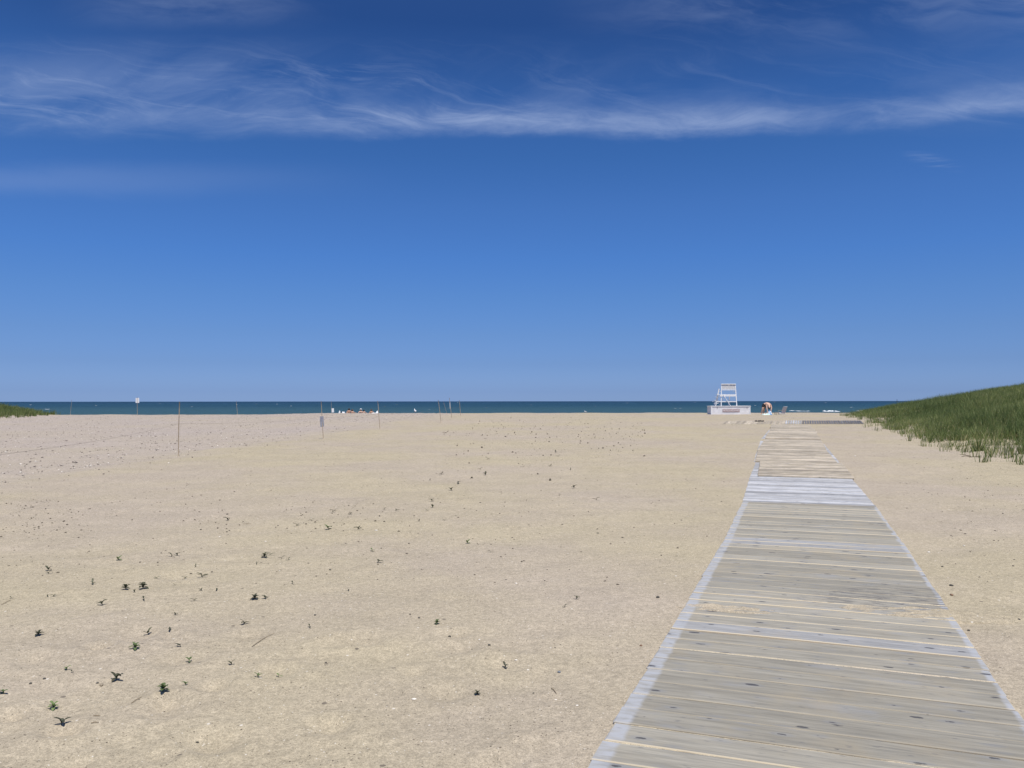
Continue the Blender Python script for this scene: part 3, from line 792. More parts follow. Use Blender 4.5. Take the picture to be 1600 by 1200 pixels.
def seated_person(px, py_head, D, facing, skin, hair, top, label, hat=None, lean=0.0, prop_back=True):
    """seated on the sand; local +y = away from the viewer before turning"""
    gx = (px-800)/F*D; zz = gz(gx, D)
    o = empty('person', (gx, D, zz), facing); tag(o, label, 'person')
    hh = EYE+(HOR-py_head)/F*D-zz              # head top above ground
    s = hh/.84
    def P(x, y, z): return (x*s, y*s, z*s)
    J = [(P(0, 0, .12), .13*s), (P(0, -.04+lean*.3, .28), .118*s), (P(0, -.06+lean*.6, .45), .128*s), (P(0, -.04+lean*.8, .575), .055*s), (P(0, -.02+lean*.9, .66), .080*s), (P(0, -.01+lean, .74), .082*s), (P(0, -.01+lean, .80), .045*s),
         (P(-.09, .05, .11), .092*s), (P(-.13, .40, .36), .062*s), (P(-.13, .62, .08), .040*s), (P(-.13, .74, .03), .030*s),
         (P(.09, .05, .11), .092*s), (P(.14, .38, .32), .062*s), (P(.14, .62, .07), .040*s), (P(.14, .74, .03), .030*s),
         (P(-.20, -.06+lean*.7, .50), .056*s)]
    E = [(0, 1), (1, 2), (2, 3), (3, 4), (4, 5), (5, 6), (0, 7), (7, 8), (8, 9), (9, 10), (0, 11), (11, 12), (12, 13), (13, 14), (2, 15)]
    if prop_back:
        J += [(P(-.30, -.20, .28), .040*s), (P(-.30, -.28, .06), .030*s), (P(-.30, -.31, .025), (.035*s, .018*s)), (P(.20, -.06+lean*.7, .50), .056*s), (P(.30, -.20, .28), .040*s), (P(.31, -.28, .06), .030*s), (P(.31, -.31, .025), (.035*s, .018*s))]
    else:
        J += [(P(-.28, .12, .34), .040*s), (P(-.16, .34, .36), .030*s), (P(-.12, .40, .37), (.035*s, .018*s)), (P(.20, -.06+lean*.7, .50), .056*s), (P(.28, .12, .34), .040*s), (P(.17, .34, .36), .030*s), (P(.13, .40, .37), (.035*s, .018*s))]
    E += [(15, 16), (16, 17), (17, 18), (2, 19), (19, 20), (20, 21), (21, 22)]
    fingers(J, E, 17, 18, (0, -1 if prop_back else 1, 0.05), (1, 0, 0)); fingers(J, E, 21, 22, (0, -1 if prop_back else 1, .05), (-1, 0, 0))
    i = len(J); J += [(P(0, .085+lean, .70), .012)]; E += [(4, i)]
    skin_body('body', J, E, skin, o)
    skin_body('swimwear', [(P(0, 0, .12), .140*s), (P(-.09, .06, .12), .105*s), (P(.09, .06, .12), .105*s)], [(0, 1), (0, 2)], top, o, 1)
    skin_body('top', [(P(0, -.045+lean*.4, .36), .130*s), (P(0, -.058+lean*.6, .46), .136*s)], [(0, 1)], top, o, 1)
    blob_obj('hair', P(0, -.055+lean, .685), (.108*s, .095*s, .150*s), hair, o)
    for xx in (-.032, .032): blob_obj('eye', P(xx, .068+lean, .71), (.010, .008, .008), M_EYE, o, 8)
    for xx in (-.092, .092): blob_obj('ear', P(xx, -.005+lean, .695), (.012, .018, .028), skin, o, 8)
    if hat:
        bm = bmesh.new(); c = Vector(P(0, -.01+lean, .77)); n = 16
        prof = [(.175, -.005), (.17, .005), (.100, .012), (.095, .06), (.07, .085), (.0005, .09)]
        rings = [[bm.verts.new(c+Vector((math.cos(2*math.pi*k/n)*r*s, math.sin(2*math.pi*k/n)*r*s, z*s))) for k in range(n)] for r, z in prof]
        for a, b_ in zip(rings[:-1], rings[1:]):
            for k in range(n): bm.faces.new((a[k], a[(k+1) % n], b_[(k+1) % n], b_[k]))
        bm_obj('sun_hat', bm, hat, o, True)
M_WHITEFAB = simplec('fabric_white', (.78, .79, .80), .8); M_PINK = simplec('fabric_pink', (.70, .48, .47), .8)
M_BLUEFAB = simplec('fabric_blue', (.16, .30, .55), .8)
seated_person(545.5, 637.3, 75.5, R(20), M_SKIN2, M_HAIR, M_BLACK, 'tanned dark haired person sitting leftmost in the group by the sea', lean=.05)
seated_person(551, 638.8, 76.3, R(-25), M_SKIN, M_HAIRB, M_BLACK, 'brown haired person sitting right behind the leftmost dark haired sunbather', lean=-.02, prop_back=False)
seated_person(564, 638.4, 75.5, R(10), M_SKIN, M_HAIRB, M_PINK, 'person in a white sun hat and pink top sitting in the middle of the group', hat=M_WHITEFAB)
seated_person(569, 639.8, 75.0, R(-15), M_SKIN, M_HAIR, M_WHITEFAB, 'person in white sitting close beside the one with the white sun hat', prop_back=False)
seated_person(580.5, 638.8, 75.3, R(35), M_SKIN2, M_HAIRB, M_BLACK, 'tanned brown haired person sitting rightmost in the group, beside white towels', lean=.08)

# ------------------------------------------------------------------ towels, bags, chair
def cloth(name, px, py, D, w_, d_, h_, mt, label, cat, seed=0, rz=0.0):
    rs = np.random.RandomState(seed); gx = (px-800)/F*D; n = 22; a = np.linspace(-1, 1, n); xx, yy = np.meshgrid(a, a)
    e_ = np.clip(1-np.maximum(np.abs(xx), np.abs(yy))**3, 0, 1)
    top = h_*e_*(.45+.55*np.clip(.5+1.8*vnoise(xx*1.6+seed, yy*1.6+seed*3), 0, 1))+.05*h_*vnoise(xx*5+seed, yy*5)*e_
    wob = .08*vnoise(xx*2+9+seed, yy*2)
    V = np.stack([xx*w_/2*(1+wob), yy*d_/2*(1+wob), top+.004], -1).reshape(-1, 3)
    Vb = V.copy(); Vb[:, 2] = -.03
    idx = np.arange(n*n).reshape(n, n); q = np.stack([idx[:-1, :-1], idx[:-1, 1:], idx[1:, 1:], idx[1:, :-1]], -1).reshape(-1, 4)
    rim = np.concatenate([idx[0, :-1], idx[:-1, -1], idx[-1, :0:-1], idx[:0:-1, 0]]); nr = np.roll(rim, -1)
    side = np.stack([rim+n*n, nr+n*n, nr, rim], -1)
    me = np_mesh(name, np.vstack([V, Vb]), [q, side, (q+n*n)[:, ::-1]], [mt], True)
    o = obj(name, me, None, (gx, D, gz(gx, D)+.0), (0, 0, rz)); return tag(o, label, cat)
def stripe_mat(name, a, b_, sc):
    m, nt, b0 = new_mat(name, .9, .1); c = objc(nt)
    f = noise(nt, c, sc, 2, .5, 1.5).ss(.47, .53); nt.links.new(mix(nt, f, a, b_), b0.inputs['Base Color']); return m
M_BW = stripe_mat('blue_white_print', (.78, .84, .90), (.10, .28, .55), 7)
M_WG = stripe_mat('white_green_print', (.80, .84, .80), (.42, .66, .55), 6)
PD = on_ground(1193.5, 648.6, 66).y
cloth('beach_towel', 1196.0, 648, PD-.45, .46, .5, .13, M_WG, 'crumpled white and pale green towel at the bending person', 'towel', 2)
cloth('beach_bag', 1202.3, 648, PD-.35, .28, .3, .31, M_BW, 'blue and white patterned beach bag in front of the bending person', 'bag', 5)
cloth('beach_towel', 530.5, 0, 71.5, .16, .3, .32, M_WHITEFAB, 'small white bundle, leftmost white thing of the sunbathing group', 'bundle', 3)
cloth('beach_towel', 537.0, 0, 71.5, .30, .3, .26, M_WHITEFAB, 'white crumpled towel between the small white bundle and the sunbathers', 'towel', 4)
cloth('black_bag', 533.8, 0, 72.5, .20, .3, .30, M_BLACK, 'small black bag lying between the two white towels', 'bag', 6)
cloth('black_bag', 563.5, 0, 71.0, .46, .4, .14, M_BLACK, 'low black bag in front of the person with the sun hat', 'bag', 7)
cloth('beach_towel', 584.5, 0, 69.6, .55, .9, .10, M_WHITEFAB, 'flat white towel spread beside the rightmost sunbather', 'towel', 8)
cloth('beach_towel', 589.5, 0, 70.0, .18, .4, .24, M_WHITEFAB, 'white folded towel next to the leaning bare stake', 'towel', 9)

def beach_chair():
    D = PD+.2; b0 = Vector(((1221-800)/F*D, D, 0)); b0.z = gz(b0.x, b0.y)
    o = empty('beach_chair', b0, R(38)); tag(o, 'low folding beach chair with a pale grey sling back, standing on the sand', 'beach chair')
    mt = simplec('sling_fabric', (.50, .48, .53), .8); mf = simple('aluminium_frame', (.72, .73, .75), .35, .05); ma = simple('wooden_armrest', (.50, .42, .28), .6, .1)
    # local: faces +y (the sea side), backrest at -y
    def sling(bm, a, b_, half, th=.012, sag=.02):
        a = Vector(a); b_ = Vector(b_); n = 8; up = (b_-a).cross(Vector((1, 0, 0))).normalized()
        prev = None
        for i in range(n+1):
            t = i/n; c = a.lerp(b_, t)-up*(-sag*4*t*(1-t))
            ring = [bm.verts.new(c+Vector((sx_*half, 0, 0))+up*so*th/2) for sx_, so in ((-1, -1), (1, -1), (1, 1), (-1, 1))]
            if prev:
                for k in range(4): bm.faces.new((prev[k], prev[(k+1) % 4], ring[(k+1) % 4], ring[k]))
            else: bm.faces.new(ring)
            prev = ring
        bm.faces.new(list(reversed(prev)))
    bm = bmesh.new(); sling(bm, (0, -.13, .10), (0, -.30, .56), .215); bm_obj('backrest', bm, mt, o)
    bm = bmesh.new(); sling(bm, (0, -.10, .10), (0, .30, .16), .215); bm_obj('seat', bm, mt, o)
    for sx_ in (-1, 1):
        x = sx_*.235
        bm = bmesh.new(); tube(bm, [(x, .10, .01), (x, -.13, .12), (x, -.31, .59)], .011, 6); bm_obj('back_frame', bm, mf, o, True)
        bm = bmesh.new(); tube(bm, [(x, -.30, .01), (x, -.05, .10), (x, .32, .17), (x, .30, .01)], .011, 6); bm_obj('leg', bm, mf, o, True)
        bm = bmesh.new(); box(bm, (x-.025, -.22, .30), (x+.025, .14, .322), .006); bm_obj('armrest', bm, ma, o)
        bm = bmesh.new(); tube(bm, [(x, .10, .30), (x, .16, .14)], .009, 6); bm_obj('arm_post', bm, mf, o, True)
    bm = bmesh.new(); tube(bm, [(-.235, -.31, .59), (.235, -.31, .59)], .012, 6); bm_obj('top_rail', bm, mf, o, True)
beach_chair()
# low item left of the beach chair: small folded table
def low_table():
    D = PD+.35; x = (1214.3-800)/F*D; o = empty('low_beach_table', (x, D, gz(x, D)), R(8)); tag(o, 'small low tan table standing just left of the beach chair', 'table')
    mt = simple('tan_slats', (.47, .42, .31), .7, .12, 8); md = simple('dark_metal_legs', (.12, .11, .10), .5, .05)
    bm = bmesh.new()
    for i in range(5): box(bm, (-.17, -.13+i*.053, .175), (.17, -.13+i*.053+.047, .19), .002)
    bm_obj('tabletop', bm, mt, o)
    for sx_ in (-1, 1):
        for sy_ in (-1, 1):
            bm = bmesh.new(); bar(bm, (sx_*.13, sy_*.11, -.01), (sx_*.15, sy_*.11, .174), .022, .022, .003); bm_obj('leg', bm, md, o)
low_table()

def sandal(px, dy, rz, label):
    D = cy0+1.75+dy; x = (px-800)/F*D; a_ = float(base_z(x, cy0)); b_ = float(base_z(x, cy0+2.15)); z = a_+(b_-a_)*(D-cy0)/2.15+.014
    o = empty('sandal', (x, D, z), rz); tag(o, label, 'sandal', 'dark sandals left on the cross walkway')
    bm = bmesh.new()
    def outline(z_): return [bm.verts.new((w_, y_, z_)) for w_, y_ in ((-.035, -.13), (0, -.145), (.035, -.13), (.034, -.03), (.048, .07), (.035, .125), (0, .14), (-.035, .125), (-.046, .07), (-.034, -.03))]
    a, b_ = outline(0), outline(.028); n = len(a)
    bm.faces.new(list(reversed(a))); bm.faces.new(b_)
    for k in range(n): bm.faces.new((a[k], a[(k+1) % n], b_[(k+1) % n], b_[k]))
    bm_obj('sole', bm, M_BLACK, o)
    bm = bmesh.new(); tube(bm, [(-.042, .0, .02), (-.02, .04, .062), (0, .085, .03), (.02, .04, .062), (.042, .0, .02)], .010, 6); bm_obj('strap', bm, M_HAIR, o, True)
    return o
sandal(1181.5, .02, R(10), 'dark sandal, leftmost of the four on the cross walkway')
sandal(1185.4, .0, R(-14), 'dark sandal, second from the left on the cross walkway')
sandal(1188.6, .03, R(12), 'dark sandal, third from the left on the cross walkway')
sandal(1192.0, -.04, R(-20), 'dark sandal, rightmost of the four on the cross walkway')

# ------------------------------------------------------------------ gulls and buoy
def gull(px, D, rz, s, label):
    x = (px-800)/F*D; o = empty('seagull', (x, D, gz(x, D)), rz); tag(o, label, 'seagull')
    mw = simplec('white_feathers', (.80, .80, .80), .8)
    J = [((0, 0, .20), .075), ((0, -.09, .21), .060), ((0, -.20, .19), .030), ((0, -.27, .17), .014), ((0, .08, .26), .055), ((0, .10, .33), .036), ((0, .115, .385), .038), ((0, .14, .385), .026)]
    J = [(tuple(c*s for c in p), r*s) for p, r in J]
    skin_body('body', J, [(0, 1), (1, 2), (2, 3), (0, 4), (4, 5), (5, 6), (6, 7)], mw, o)
    for sx_ in (-1, 1):
        blob_obj('wing', (sx_*.058*s, -.06*s, .22*s), (.028*s, .16*s, .052*s), simplec('grey_feathers', (.50, .51, .54), .8), o)
        bm = bmesh.new(); tube(bm, [(sx_*.028*s, 0, .15*s), (sx_*.028*s, -.01, .005), (sx_*.03*s, .045*s, .004)], .006*s, 5); bm_obj('leg', bm, simplec('gull_leg', (.65, .35, .30)), o, True)
    bm = bmesh.new(); tube(bm, [(0, .155*s, .383*s), (0, .20*s, .372*s)], [.011*s, .003*s], 6); bm_obj('beak', bm, simplec('gull_beak', (.7, .45, .08)), o, True)
gull(648.5, 69.3, R(25), 1.0, 'white gull standing on the beach crest between the sunbathers and the trio of stakes')
gull(914.5, 69.5, R(80), .55, 'tiny white gull on the beach crest left of the white box')
def buoy():
    D = 1500; x = (1401.5-800)/F*D; o = empty('navigation_buoy', (x, D, WATER)); tag(o, 'tiny dark navigation buoy on the horizon above the left tip of the green dune', 'buoy')
    mt = simplec('dark_buoy_paint', (.03, .05, .06))
    bm = bmesh.new(); tube(bm, [(0, 0, -.5), (0, 0, .9), (0, 0, 1.3)], [1.7, 1.7, 1.2], 12); bm_obj('float', bm, mt, o)
    bm = bmesh.new()
    for k in range(4):
        a = k*math.pi/2+.4; bar(bm, (math.cos(a)*1.05, math.sin(a)*1.05, 1.28), (math.cos(a)*.35, math.sin(a)*.35, 4.2), .2, .2)
    box(bm, (-.45, -.45, 4.2), (.45, .45, 4.6)); bm_obj('tower', bm, mt, o)
    bm = bmesh.new(); tube(bm, [(0, 0, 4.6), (0, 0, 5.4)], .22, 8); bm_obj('lantern', bm, mt, o)
buoy()

# ------------------------------------------------------------------ dune grass
def grass_material():
    m, nt, b = new_mat('dune_grass', .55, .25)
    a = nt.nodes.new('ShaderNodeAttribute'); a.attribute_name = 'tone'; t = N(nt, a.outputs['Fac'])
    r = nt.nodes.new('ShaderNodeValToRGB'); nt.links.new(t.o, r.inputs[0]); e = r.color_ramp.elements
    e[0].position = 0; e[0].color = (.082, .125, .038, 1); e[1].position = 1; e[1].color = (.50, .44, .26, 1)
    for p, c in ((.35, (.150, .200, .062)), (.66, (.270, .310, .110)), (.80, (.42, .40, .19))):
        q = e.new(p); q.color = (*c, 1)
    nt.links.new(r.outputs[0], b.inputs['Base Color'])
    tr = nt.nodes.new('ShaderNodeBsdfTranslucent'); nt.links.new(r.outputs[0], tr.inputs[0])
    mx = nt.nodes.new('ShaderNodeMixShader'); mx.inputs[0].default_value = .35
    nt.links.new(b.outputs[0], mx.inputs[1]); nt.links.new(tr.outputs[0], mx.inputs[2])
    nt.links.new(mx.outputs[0], nt.nodes['Material Output'].inputs[0]); return m
M_GRASS = grass_material()
def blades(name, cx, cy, cz, hts, per, rs, spread=.10, lean=.35, wid=.009, straw=.12, wind=.12):
    """vectorised grass: cx.. arrays of tuft centres; returns mesh"""
    T = len(cx); n = T*per; k = np.repeat(np.arange(T), per)
    a = rs.rand(n)*2*np.pi; r = spread*np.sqrt(rs.rand(n))
    bx = cx[k]+r*np.cos(a); by = cy[k]+r*np.sin(a); bz = cz[k]-.02
    h = hts[k]*(.45+.65*rs.rand(n)); st = rs.rand(n) < straw; h = np.where(st, h*.7, h)
    la = a+rs.randn(n)*.5; ln = h*(lean*(.2+rs.rand(n)))
    lx = ln*np.cos(la)+wind*h; ly = ln*np.sin(la)
    fa = rs.rand(n)*np.pi; w_ = wid*(.6+.8*rs.rand(n)); wx = np.cos(fa)*w_; wy = np.sin(fa)*w_
    z1 = h*.55; x1 = bx+lx*.35; y1 = by+ly*.35; drop = .12*ln
    V = np.empty((n, 5, 3))
    V[:, 0] = np.stack([bx-wx, by-wy, bz], -1); V[:, 1] = np.stack([bx+wx, by+wy, bz], -1)
    V[:, 2] = np.stack([x1+wx*.8, y1+wy*.8, bz+z1], -1); V[:, 3] = np.stack([x1-wx*.8, y1-wy*.8, bz+z1], -1)
    V[:, 4] = np.stack([bx+lx, by+ly, bz+h-drop], -1)
    i0 = np.arange(n)*5
    q = np.stack([i0, i0+1, i0+2, i0+3], -1); t = np.stack([i0+3, i0+2, i0+4], -1)
    tone = np.where(st, .78+.22*rs.rand(n), np.clip(.38+.26*rs.randn(n)*.6+.42*vnoise(cx[k]/1.3, cy[k]/1.3)+.2*vnoise(cx[k]/4.1, cy[k]/4.1), 0, .76))
    tone = np.repeat(tone, 5)
    return np_mesh(name, V.reshape(-1, 3), [q, t], [M_GRASS], False, {'tone': tone})
rs = np.random.RandomState(21)
def right_dune():
    n = 44000
    y = 14+(78-14)*rs.rand(n)**1.0; s = -1.2+22*rs.rand(n)**1.25
    x = np.interp(y, DUNE_Y, DUNE_X)+s
    edge = .9*vnoise(x/1.6, y/1.6)+1.1*vnoise(x/.6+4, y/.6)
    dens = sstep(-1.0, 2.3, s+edge*1.7)*.97
    dens *= np.where(s > 3, 1, .55+.45*sstep(-.3, .25, vnoise(x/.8+3, y/.8)))
    keep = (rs.rand(n) < dens) & (s > -1.1) & ((x/y < .80) | ((x/y < 1.9) & (rs.rand(n) < .55)))
    x, y, s = x[keep], y[keep], s[keep]
    z = ground(x, y)
    h = .34+.26*sstep(-.5, 3, s)+.10*rs.rand(len(x))
    h *= (.85+.5*vnoise(x/2.5, y/2.5))
    me = blades('dune_grass', x, y, z, h, 13, rs, .13, .52, .0068, .24)
    print('grass tufts', len(x))
    tag(obj('dune_grass', me), 'dense green beach grass covering the right dune', 'grass', kind='stuff')
right_dune()
def left_dune():
    n = 5200
    y = 56+20*rs.rand(n); s = -1+16*rs.rand(n); x = -(36.7+(y-57)*.38)-s
    edge = 1.0*vnoise(x/1.6, y/1.6)+1.2*vnoise(x/.6+4, y/.6)
    keep = (rs.rand(n) < sstep(-.5, 1.6, s+edge*1.5)*.9)
    x, y, s = x[keep], y[keep], s[keep]; z = ground(x, y)
    me = blades('dune_grass', x, y, z, .35+.3*rs.rand(len(x)), 12, rs, .16, .4, .013, .12)
    tag(obj('dune_grass', me), 'patch of beach grass on the low dune at the far left', 'grass', kind='stuff')
left_dune()
CL = [(1377, 663, .30, 14, 'green'), (1455, 688, .34, 20, 'green'), (1471, 689.5, .36, 22, 'green'), (1484.5, 688.5, .30, 12, 'sparse'), (1499, 689, .34, 16, 'green'),
      (1509, 705.5, .40, 18, 'sparse'), (1505, 709.5, .22, 6, 'sparse'), (1529.5, 704.5, .52, 60, 'big'), (1530, 714.5, .26, 8, 'sparse'), (1541, 708.5, .34, 12, 'sparse'),
      (1564.5, 711, .34, 10, 'sparse'), (1573, 716.5, .24, 6, 'sparse'), (1584, 714, .42, 22, 'green'), (1590, 721, .32, 8, 'sparse'), (1598, 709.5, .50, 55, 'big')]
CLL = ['leftmost small green grass clump, standing alone where the dune meets the sand', 'small green grass clump on the dune edge, first of the row of four', 'small green grass clump in the dune edge row, second from the left', 'thin grass clump in the dune edge row, third from the left', 'small green grass clump in the dune edge row, fourth from the left',
       'sparse grey green upright grass clump on bare sand above the curled stem', 'few low grass blades just left below the sparse upright clump', 'large bushy bright green grass clump at the dune edge, ahead of the others', 'sparse twiggy grass shoots right of the curled stem', 'thin arching grass shoots right of the bushy green clump',
       'thin upright grass shoots alone on sand between bushy clump and photo edge', 'two or three bent grass blades low on the sand near the right edge', 'medium dark grass clump close to the right edge of the view', 'sparse grass shoots nearest to the viewer at the right edge', 'large dark green grass clump cut by the right edge of the view']
for (px, py, h, per, kd), lab in zip(CL, CLL):
    p = on_ground(px, py)
    st = .12 if kd != 'sparse' else .45
    me = blades('grass_clump', np.array([0.0]), np.array([0.0]), np.array([0.0]), np.array([h*1.15]), per, rs, .05 if kd != 'big' else .09, .75, .0075, st, .05)
    o = obj('beach_grass_clump', me, None, p); tag(o, lab, 'grass clump', 'single grass clumps at the edge of the right dune')
mdry = simple('dry_stem', (.14, .11, .07), .8, .2)
p = on_ground(1510, 714.5); bm = bmesh.new()
tube(bm, [(math.cos(a)*.105, math.sin(a)*.085, .018+.012*math.sin(a*2)) for a in np.linspace(R(-150), R(150), 20)], .008, 6)
tag(bm_obj('curled_stem', bm, mdry, None, True, loc=p), 'dark dry stem curled into a ring on the sand', 'stem')
p = on_ground(1530, 715); bm = bmesh.new(); tube(bm, [(0, 0, .02), (-.06, .0, .035), (-.16, -.02, .02), (-.26, .0, .012)], [.010, .009, .007, .004], 6)
tag(bm_obj('dry_runner', bm, mdry, None, True, loc=p), 'dark dry runner lying on the sand beside twiggy grass shoots', 'stem')
p = on_ground(1505, 710); bm = bmesh.new(); tube(bm, [(.08, 0, .03), (0, .0, .02), (-.10, -.02, .02)], [.006, .008, .004], 6)
tag(bm_obj('dry_runner', bm, mdry, None, True, loc=p), 'short dark dry runner below the sparse upright grass clump', 'stem')
p = on_ground(1333, 648.6, 66); bm = bmesh.new(); tube(bm, [(-.25, 0, .02), (0, .0, .10), (.25, -.02, .16), (.4, 0, .22)], [.015, .02, .02, .01], 6); tube(bm, [(-.05, 0, .08), (-.2, .1, .18)], [.012, .006], 6)
tag(bm_obj('driftwood_branch', bm, mdry, None, True, loc=p), 'small dark branch at the far left tip of the green dune', 'branch')

# ------------------------------------------------------------------ seedlings
def leaf_mat(name, c1, c2):
    m, nt, b = new_mat(name, .5, .35); c = objc(nt)
    f = noise(nt, c, 60, 3).ss(.35, .65)
    oi = nt.nodes.new('ShaderNodeObjectInfo'); r = N(nt, oi.outputs['Random']).ss(0, 1, .7, 1.35)
    cc = mix(nt, 1.0, mix(nt, f, c1, c2), comb(nt, r, r, r), 'MULTIPLY')
    nt.links.new(cc, b.inputs['Base Color'])
    tr = nt.nodes.new('ShaderNodeBsdfTranslucent'); nt.links.new(cc, tr.inputs[0])
    mx = nt.nodes.new('ShaderNodeMixShader'); mx.inputs[0].default_value = .2
    nt.links.new(b.outputs[0], mx.inputs[1]); nt.links.new(tr.outputs[0], mx.inputs[2])
    nt.links.new(mx.outputs[0], nt.nodes['Material Output'].inputs[0]); return m
M_LEAFG = leaf_mat('leaf_green', (.115, .170, .060), (.180, .230, .095))
M_LEAFD = leaf_mat('leaf_dark', (.055, .068, .035), (.105, .100, .062))
def leaf(bm, base, az, elv, L, Wd, curl):
    n = 6; d = Vector((math.cos(az), math.sin(az), 0)); s = Vector((-math.sin(az), math.cos(az), 0)); p = Vector(base); prev = None; e_ = elv
    for i in range(n+1):
        t = i/n; w_ = Wd*(math.sin(math.pi*min(1, .12+.88*t))**.7)*(1 if t < .999 else 0.02)
        c = [bm.verts.new(p-s*w_/2+Vector((0, 0, w_*.22))), bm.verts.new(p), bm.verts.new(p+s*w_/2+Vector((0, 0, w_*.22)))]
        if prev:
            bm.faces.new((prev[0], prev[1], c[1], c[0])); bm.faces.new((prev[1], prev[2], c[2], c[1]))
        prev = c; p = p+(d*math.cos(e_)+Vector((0, 0, math.sin(e_))))*L/n; e_ -= curl/n
def seedling_mesh(kind, seed, mt):
    r_ = random.Random(seed); bm = bmesh.new()
    if kind == 'two':   spec = [(r_.uniform(0, 6.3), R(30), .05, .015, R(45))]; spec.append((spec[0][0]+math.pi+r_.uniform(-.4, .4), R(34), .045, .015, R(50)))
    elif kind == 'star': a0 = r_.uniform(0, 6); spec = [(a0+k*2*math.pi/5+r_.uniform(-.7, .7), R(r_.uniform(5, 65)), r_.uniform(.022, .062), .020, R(45)) for k in range(r_.choice([3, 4, 5, 6]))]
    else: a0 = r_.uniform(0, 6); spec = [(a0+k*2.4, R(12+k*7), r_.uniform(.055, .08)*(1-.03*k), .029+.010*r_.random(), R(50)) for k in range(8)]
    ht = {'two': .016, 'star': .020, 'bush': .034}[kind]
    tube(bm, [(0, 0, -.02), (.002, .001, ht*.5), (0, .002, ht)], [.0025, .0022, .0018], 5)
    for i, (a, e_, L, Wd, cu) in enumerate(spec): leaf(bm, (0, 0, ht*(.35+.65*i/max(1, len(spec)-1))), a, e_, L, Wd, cu)
    me = bpy.data.meshes.new('seedling'); bm.to_mesh(me); bm.free(); me.materials.append(mt)
    me.polygons.foreach_set('use_smooth', [True]*len(me.polygons)); return me
SM = {(k, c): [seedling_mesh(k, 5+i*7, mt) for i in range(8)] for k in ('two', 'star', 'bush') for c, mt in (('g', M_LEAFG), ('d', M_LEAFD))}
GRP = 'seedlings sprouting from the open sand left of the boardwalk'
named = [  # px, py, kind, colour, pixel width, label
 (254.7, 1085, 'bush', 'g', 21, 'largest bright green seedling, leafy and upright, low in the photo at the left'),
 (83.3, 1104, 'bush', 'g', 19, 'tall pointed green seedling near the lower left corner, above the brownish one'),
 (5, 1084, 'star', 'g', 14, 'bright green seedling cut by the left edge of the photo'),
 (96, 1131, 'star', 'd', 18, 'brownish seedling with one long leaf, lowest plant in the photo'),
 (59.5, 992, 'bush', 'd', 15, 'dark curled leafy seedling near the left edge, alone on the sand'),
 (211, 1015, 'bush', 'g', 17, 'spreading green seedling between the dark curled one and the largest one'),
 (231, 985, 'star', 'd', 13, 'dark star shaped seedling just above the spreading green one'),
 (281, 1010, 'star', 'd', 11, 'dark spiky seedling to the right of the spreading green one'),
 (295, 1028, 'star', 'g', 12, 'flat green brown seedling just below the dark spiky one'),
 (182, 1062, 'star', 'd', 19, 'wide low brown seedling left of the largest green one'),
 (104, 1047, 'star', 'g', 11, 'small green seedling above the tall pointed one at the lower left'),
 (112, 1054, 'two', 'd', 7, 'tiny seedling touching the small green one at the lower left'),
 (289.4, 1069, 'star', 'g', 11, 'small pale green seedling right of the largest green one'),
 (361.5, 1037, 'star', 'd', 11, 'dark ragged seedling in the middle of the lower left sand'),
 (402.4, 1057, 'star', 'g', 11, 'small green seedling with one upright leaf right of the dark ragged one'),
 (435, 1052, 'two', 'g', 10, 'pale v shaped seedling right of the one with an upright leaf'),
 (381.4, 972, 'star', 'd', 11, 'dark seedling below the thick dark pair, with a curved leaf'),
 (398, 936, 'bush', 'd', 14, 'thick dark green seedling, left one of a close pair'),
 (414, 935, 'star', 'd', 10, 'dark slender seedling, right one of a close pair'),
 (159, 945, 'star', 'd', 14, 'dark low seedling pointing left, below the pair of leafy ones'),
 (196, 919, 'bush', 'd', 15, 'dark leafy seedling, left one of the wide pair at the left'),
 (223, 919, 'bush', 'd', 18, 'dark leafy seedling, right one of the wide pair at the left'),
 (268, 866, 'two', 'd', 11, 'dark two leaved seedling, left half of the upright pair'),
 (277, 864, 'two', 'd', 10, 'dark upright seedling, right half of the upright pair'),
 (184.4, 872.5, 'star', 'g', 10, 'small flat green seedling left of the upright pair'),
 (413, 869, 'bush', 'd', 13, 'dark rounded seedling in the row of five above the close pair'),
 (422, 865, 'two', 'd', 9, 'small seedling touching the dark rounded one on its right'),
 (440, 871, 'two', 'd', 8, 'dark split seedling right of the dark rounded one'),
 (450.7, 874, 'two', 'd', 7, 'thin seedling at the right end of the row of five'),
 (400.6, 879, 'two', 'd', 6, 'tiny seedling at the lower left end of the row of five'),
 (682.4, 973, 'bush', 'g', 12, 'lone dark green seedling in the middle of the sand, tilted right'),
 (745.7, 1079, 'bush', 'd', 12, 'lone dark spiky seedling low in the photo left of the boardwalk'),
 (788.8, 1035, 'star', 'd', 12, 'brown star shaped seedling above and right of the lone spiky one'),
 (900.6, 936, 'star', 'd', 9, 'small dark seedling left of the boardwalk, right one of two'),
 (882, 948.6, 'two', 'd', 8, 'small dark seedling left of the boardwalk, left one of two'),
 (512.5, 826, 'star', 'g', 12, 'green starlike seedling in the middle distance'),
 (559.4, 827.5, 'star', 'd', 10, 'dark flat seedling right of the green starlike one'),
 (581, 858, 'two', 'g', 9, 'green forked seedling with a right pointing leaf'),
 (590.5, 877.5, 'star', 'd', 11, 'dark ragged seedling just below the green forked one'),
 (730, 845.5, 'star', 'g', 9, 'flat green seedling alone in the centre of the sand'),
 (355.5, 811, 'star', 'd', 9, 'dark oval seedling alone in the left middle distance'),
 (896.9, 762, 'star', 'd', 9, 'dark wide seedling alone in the far centre right of the sand')]
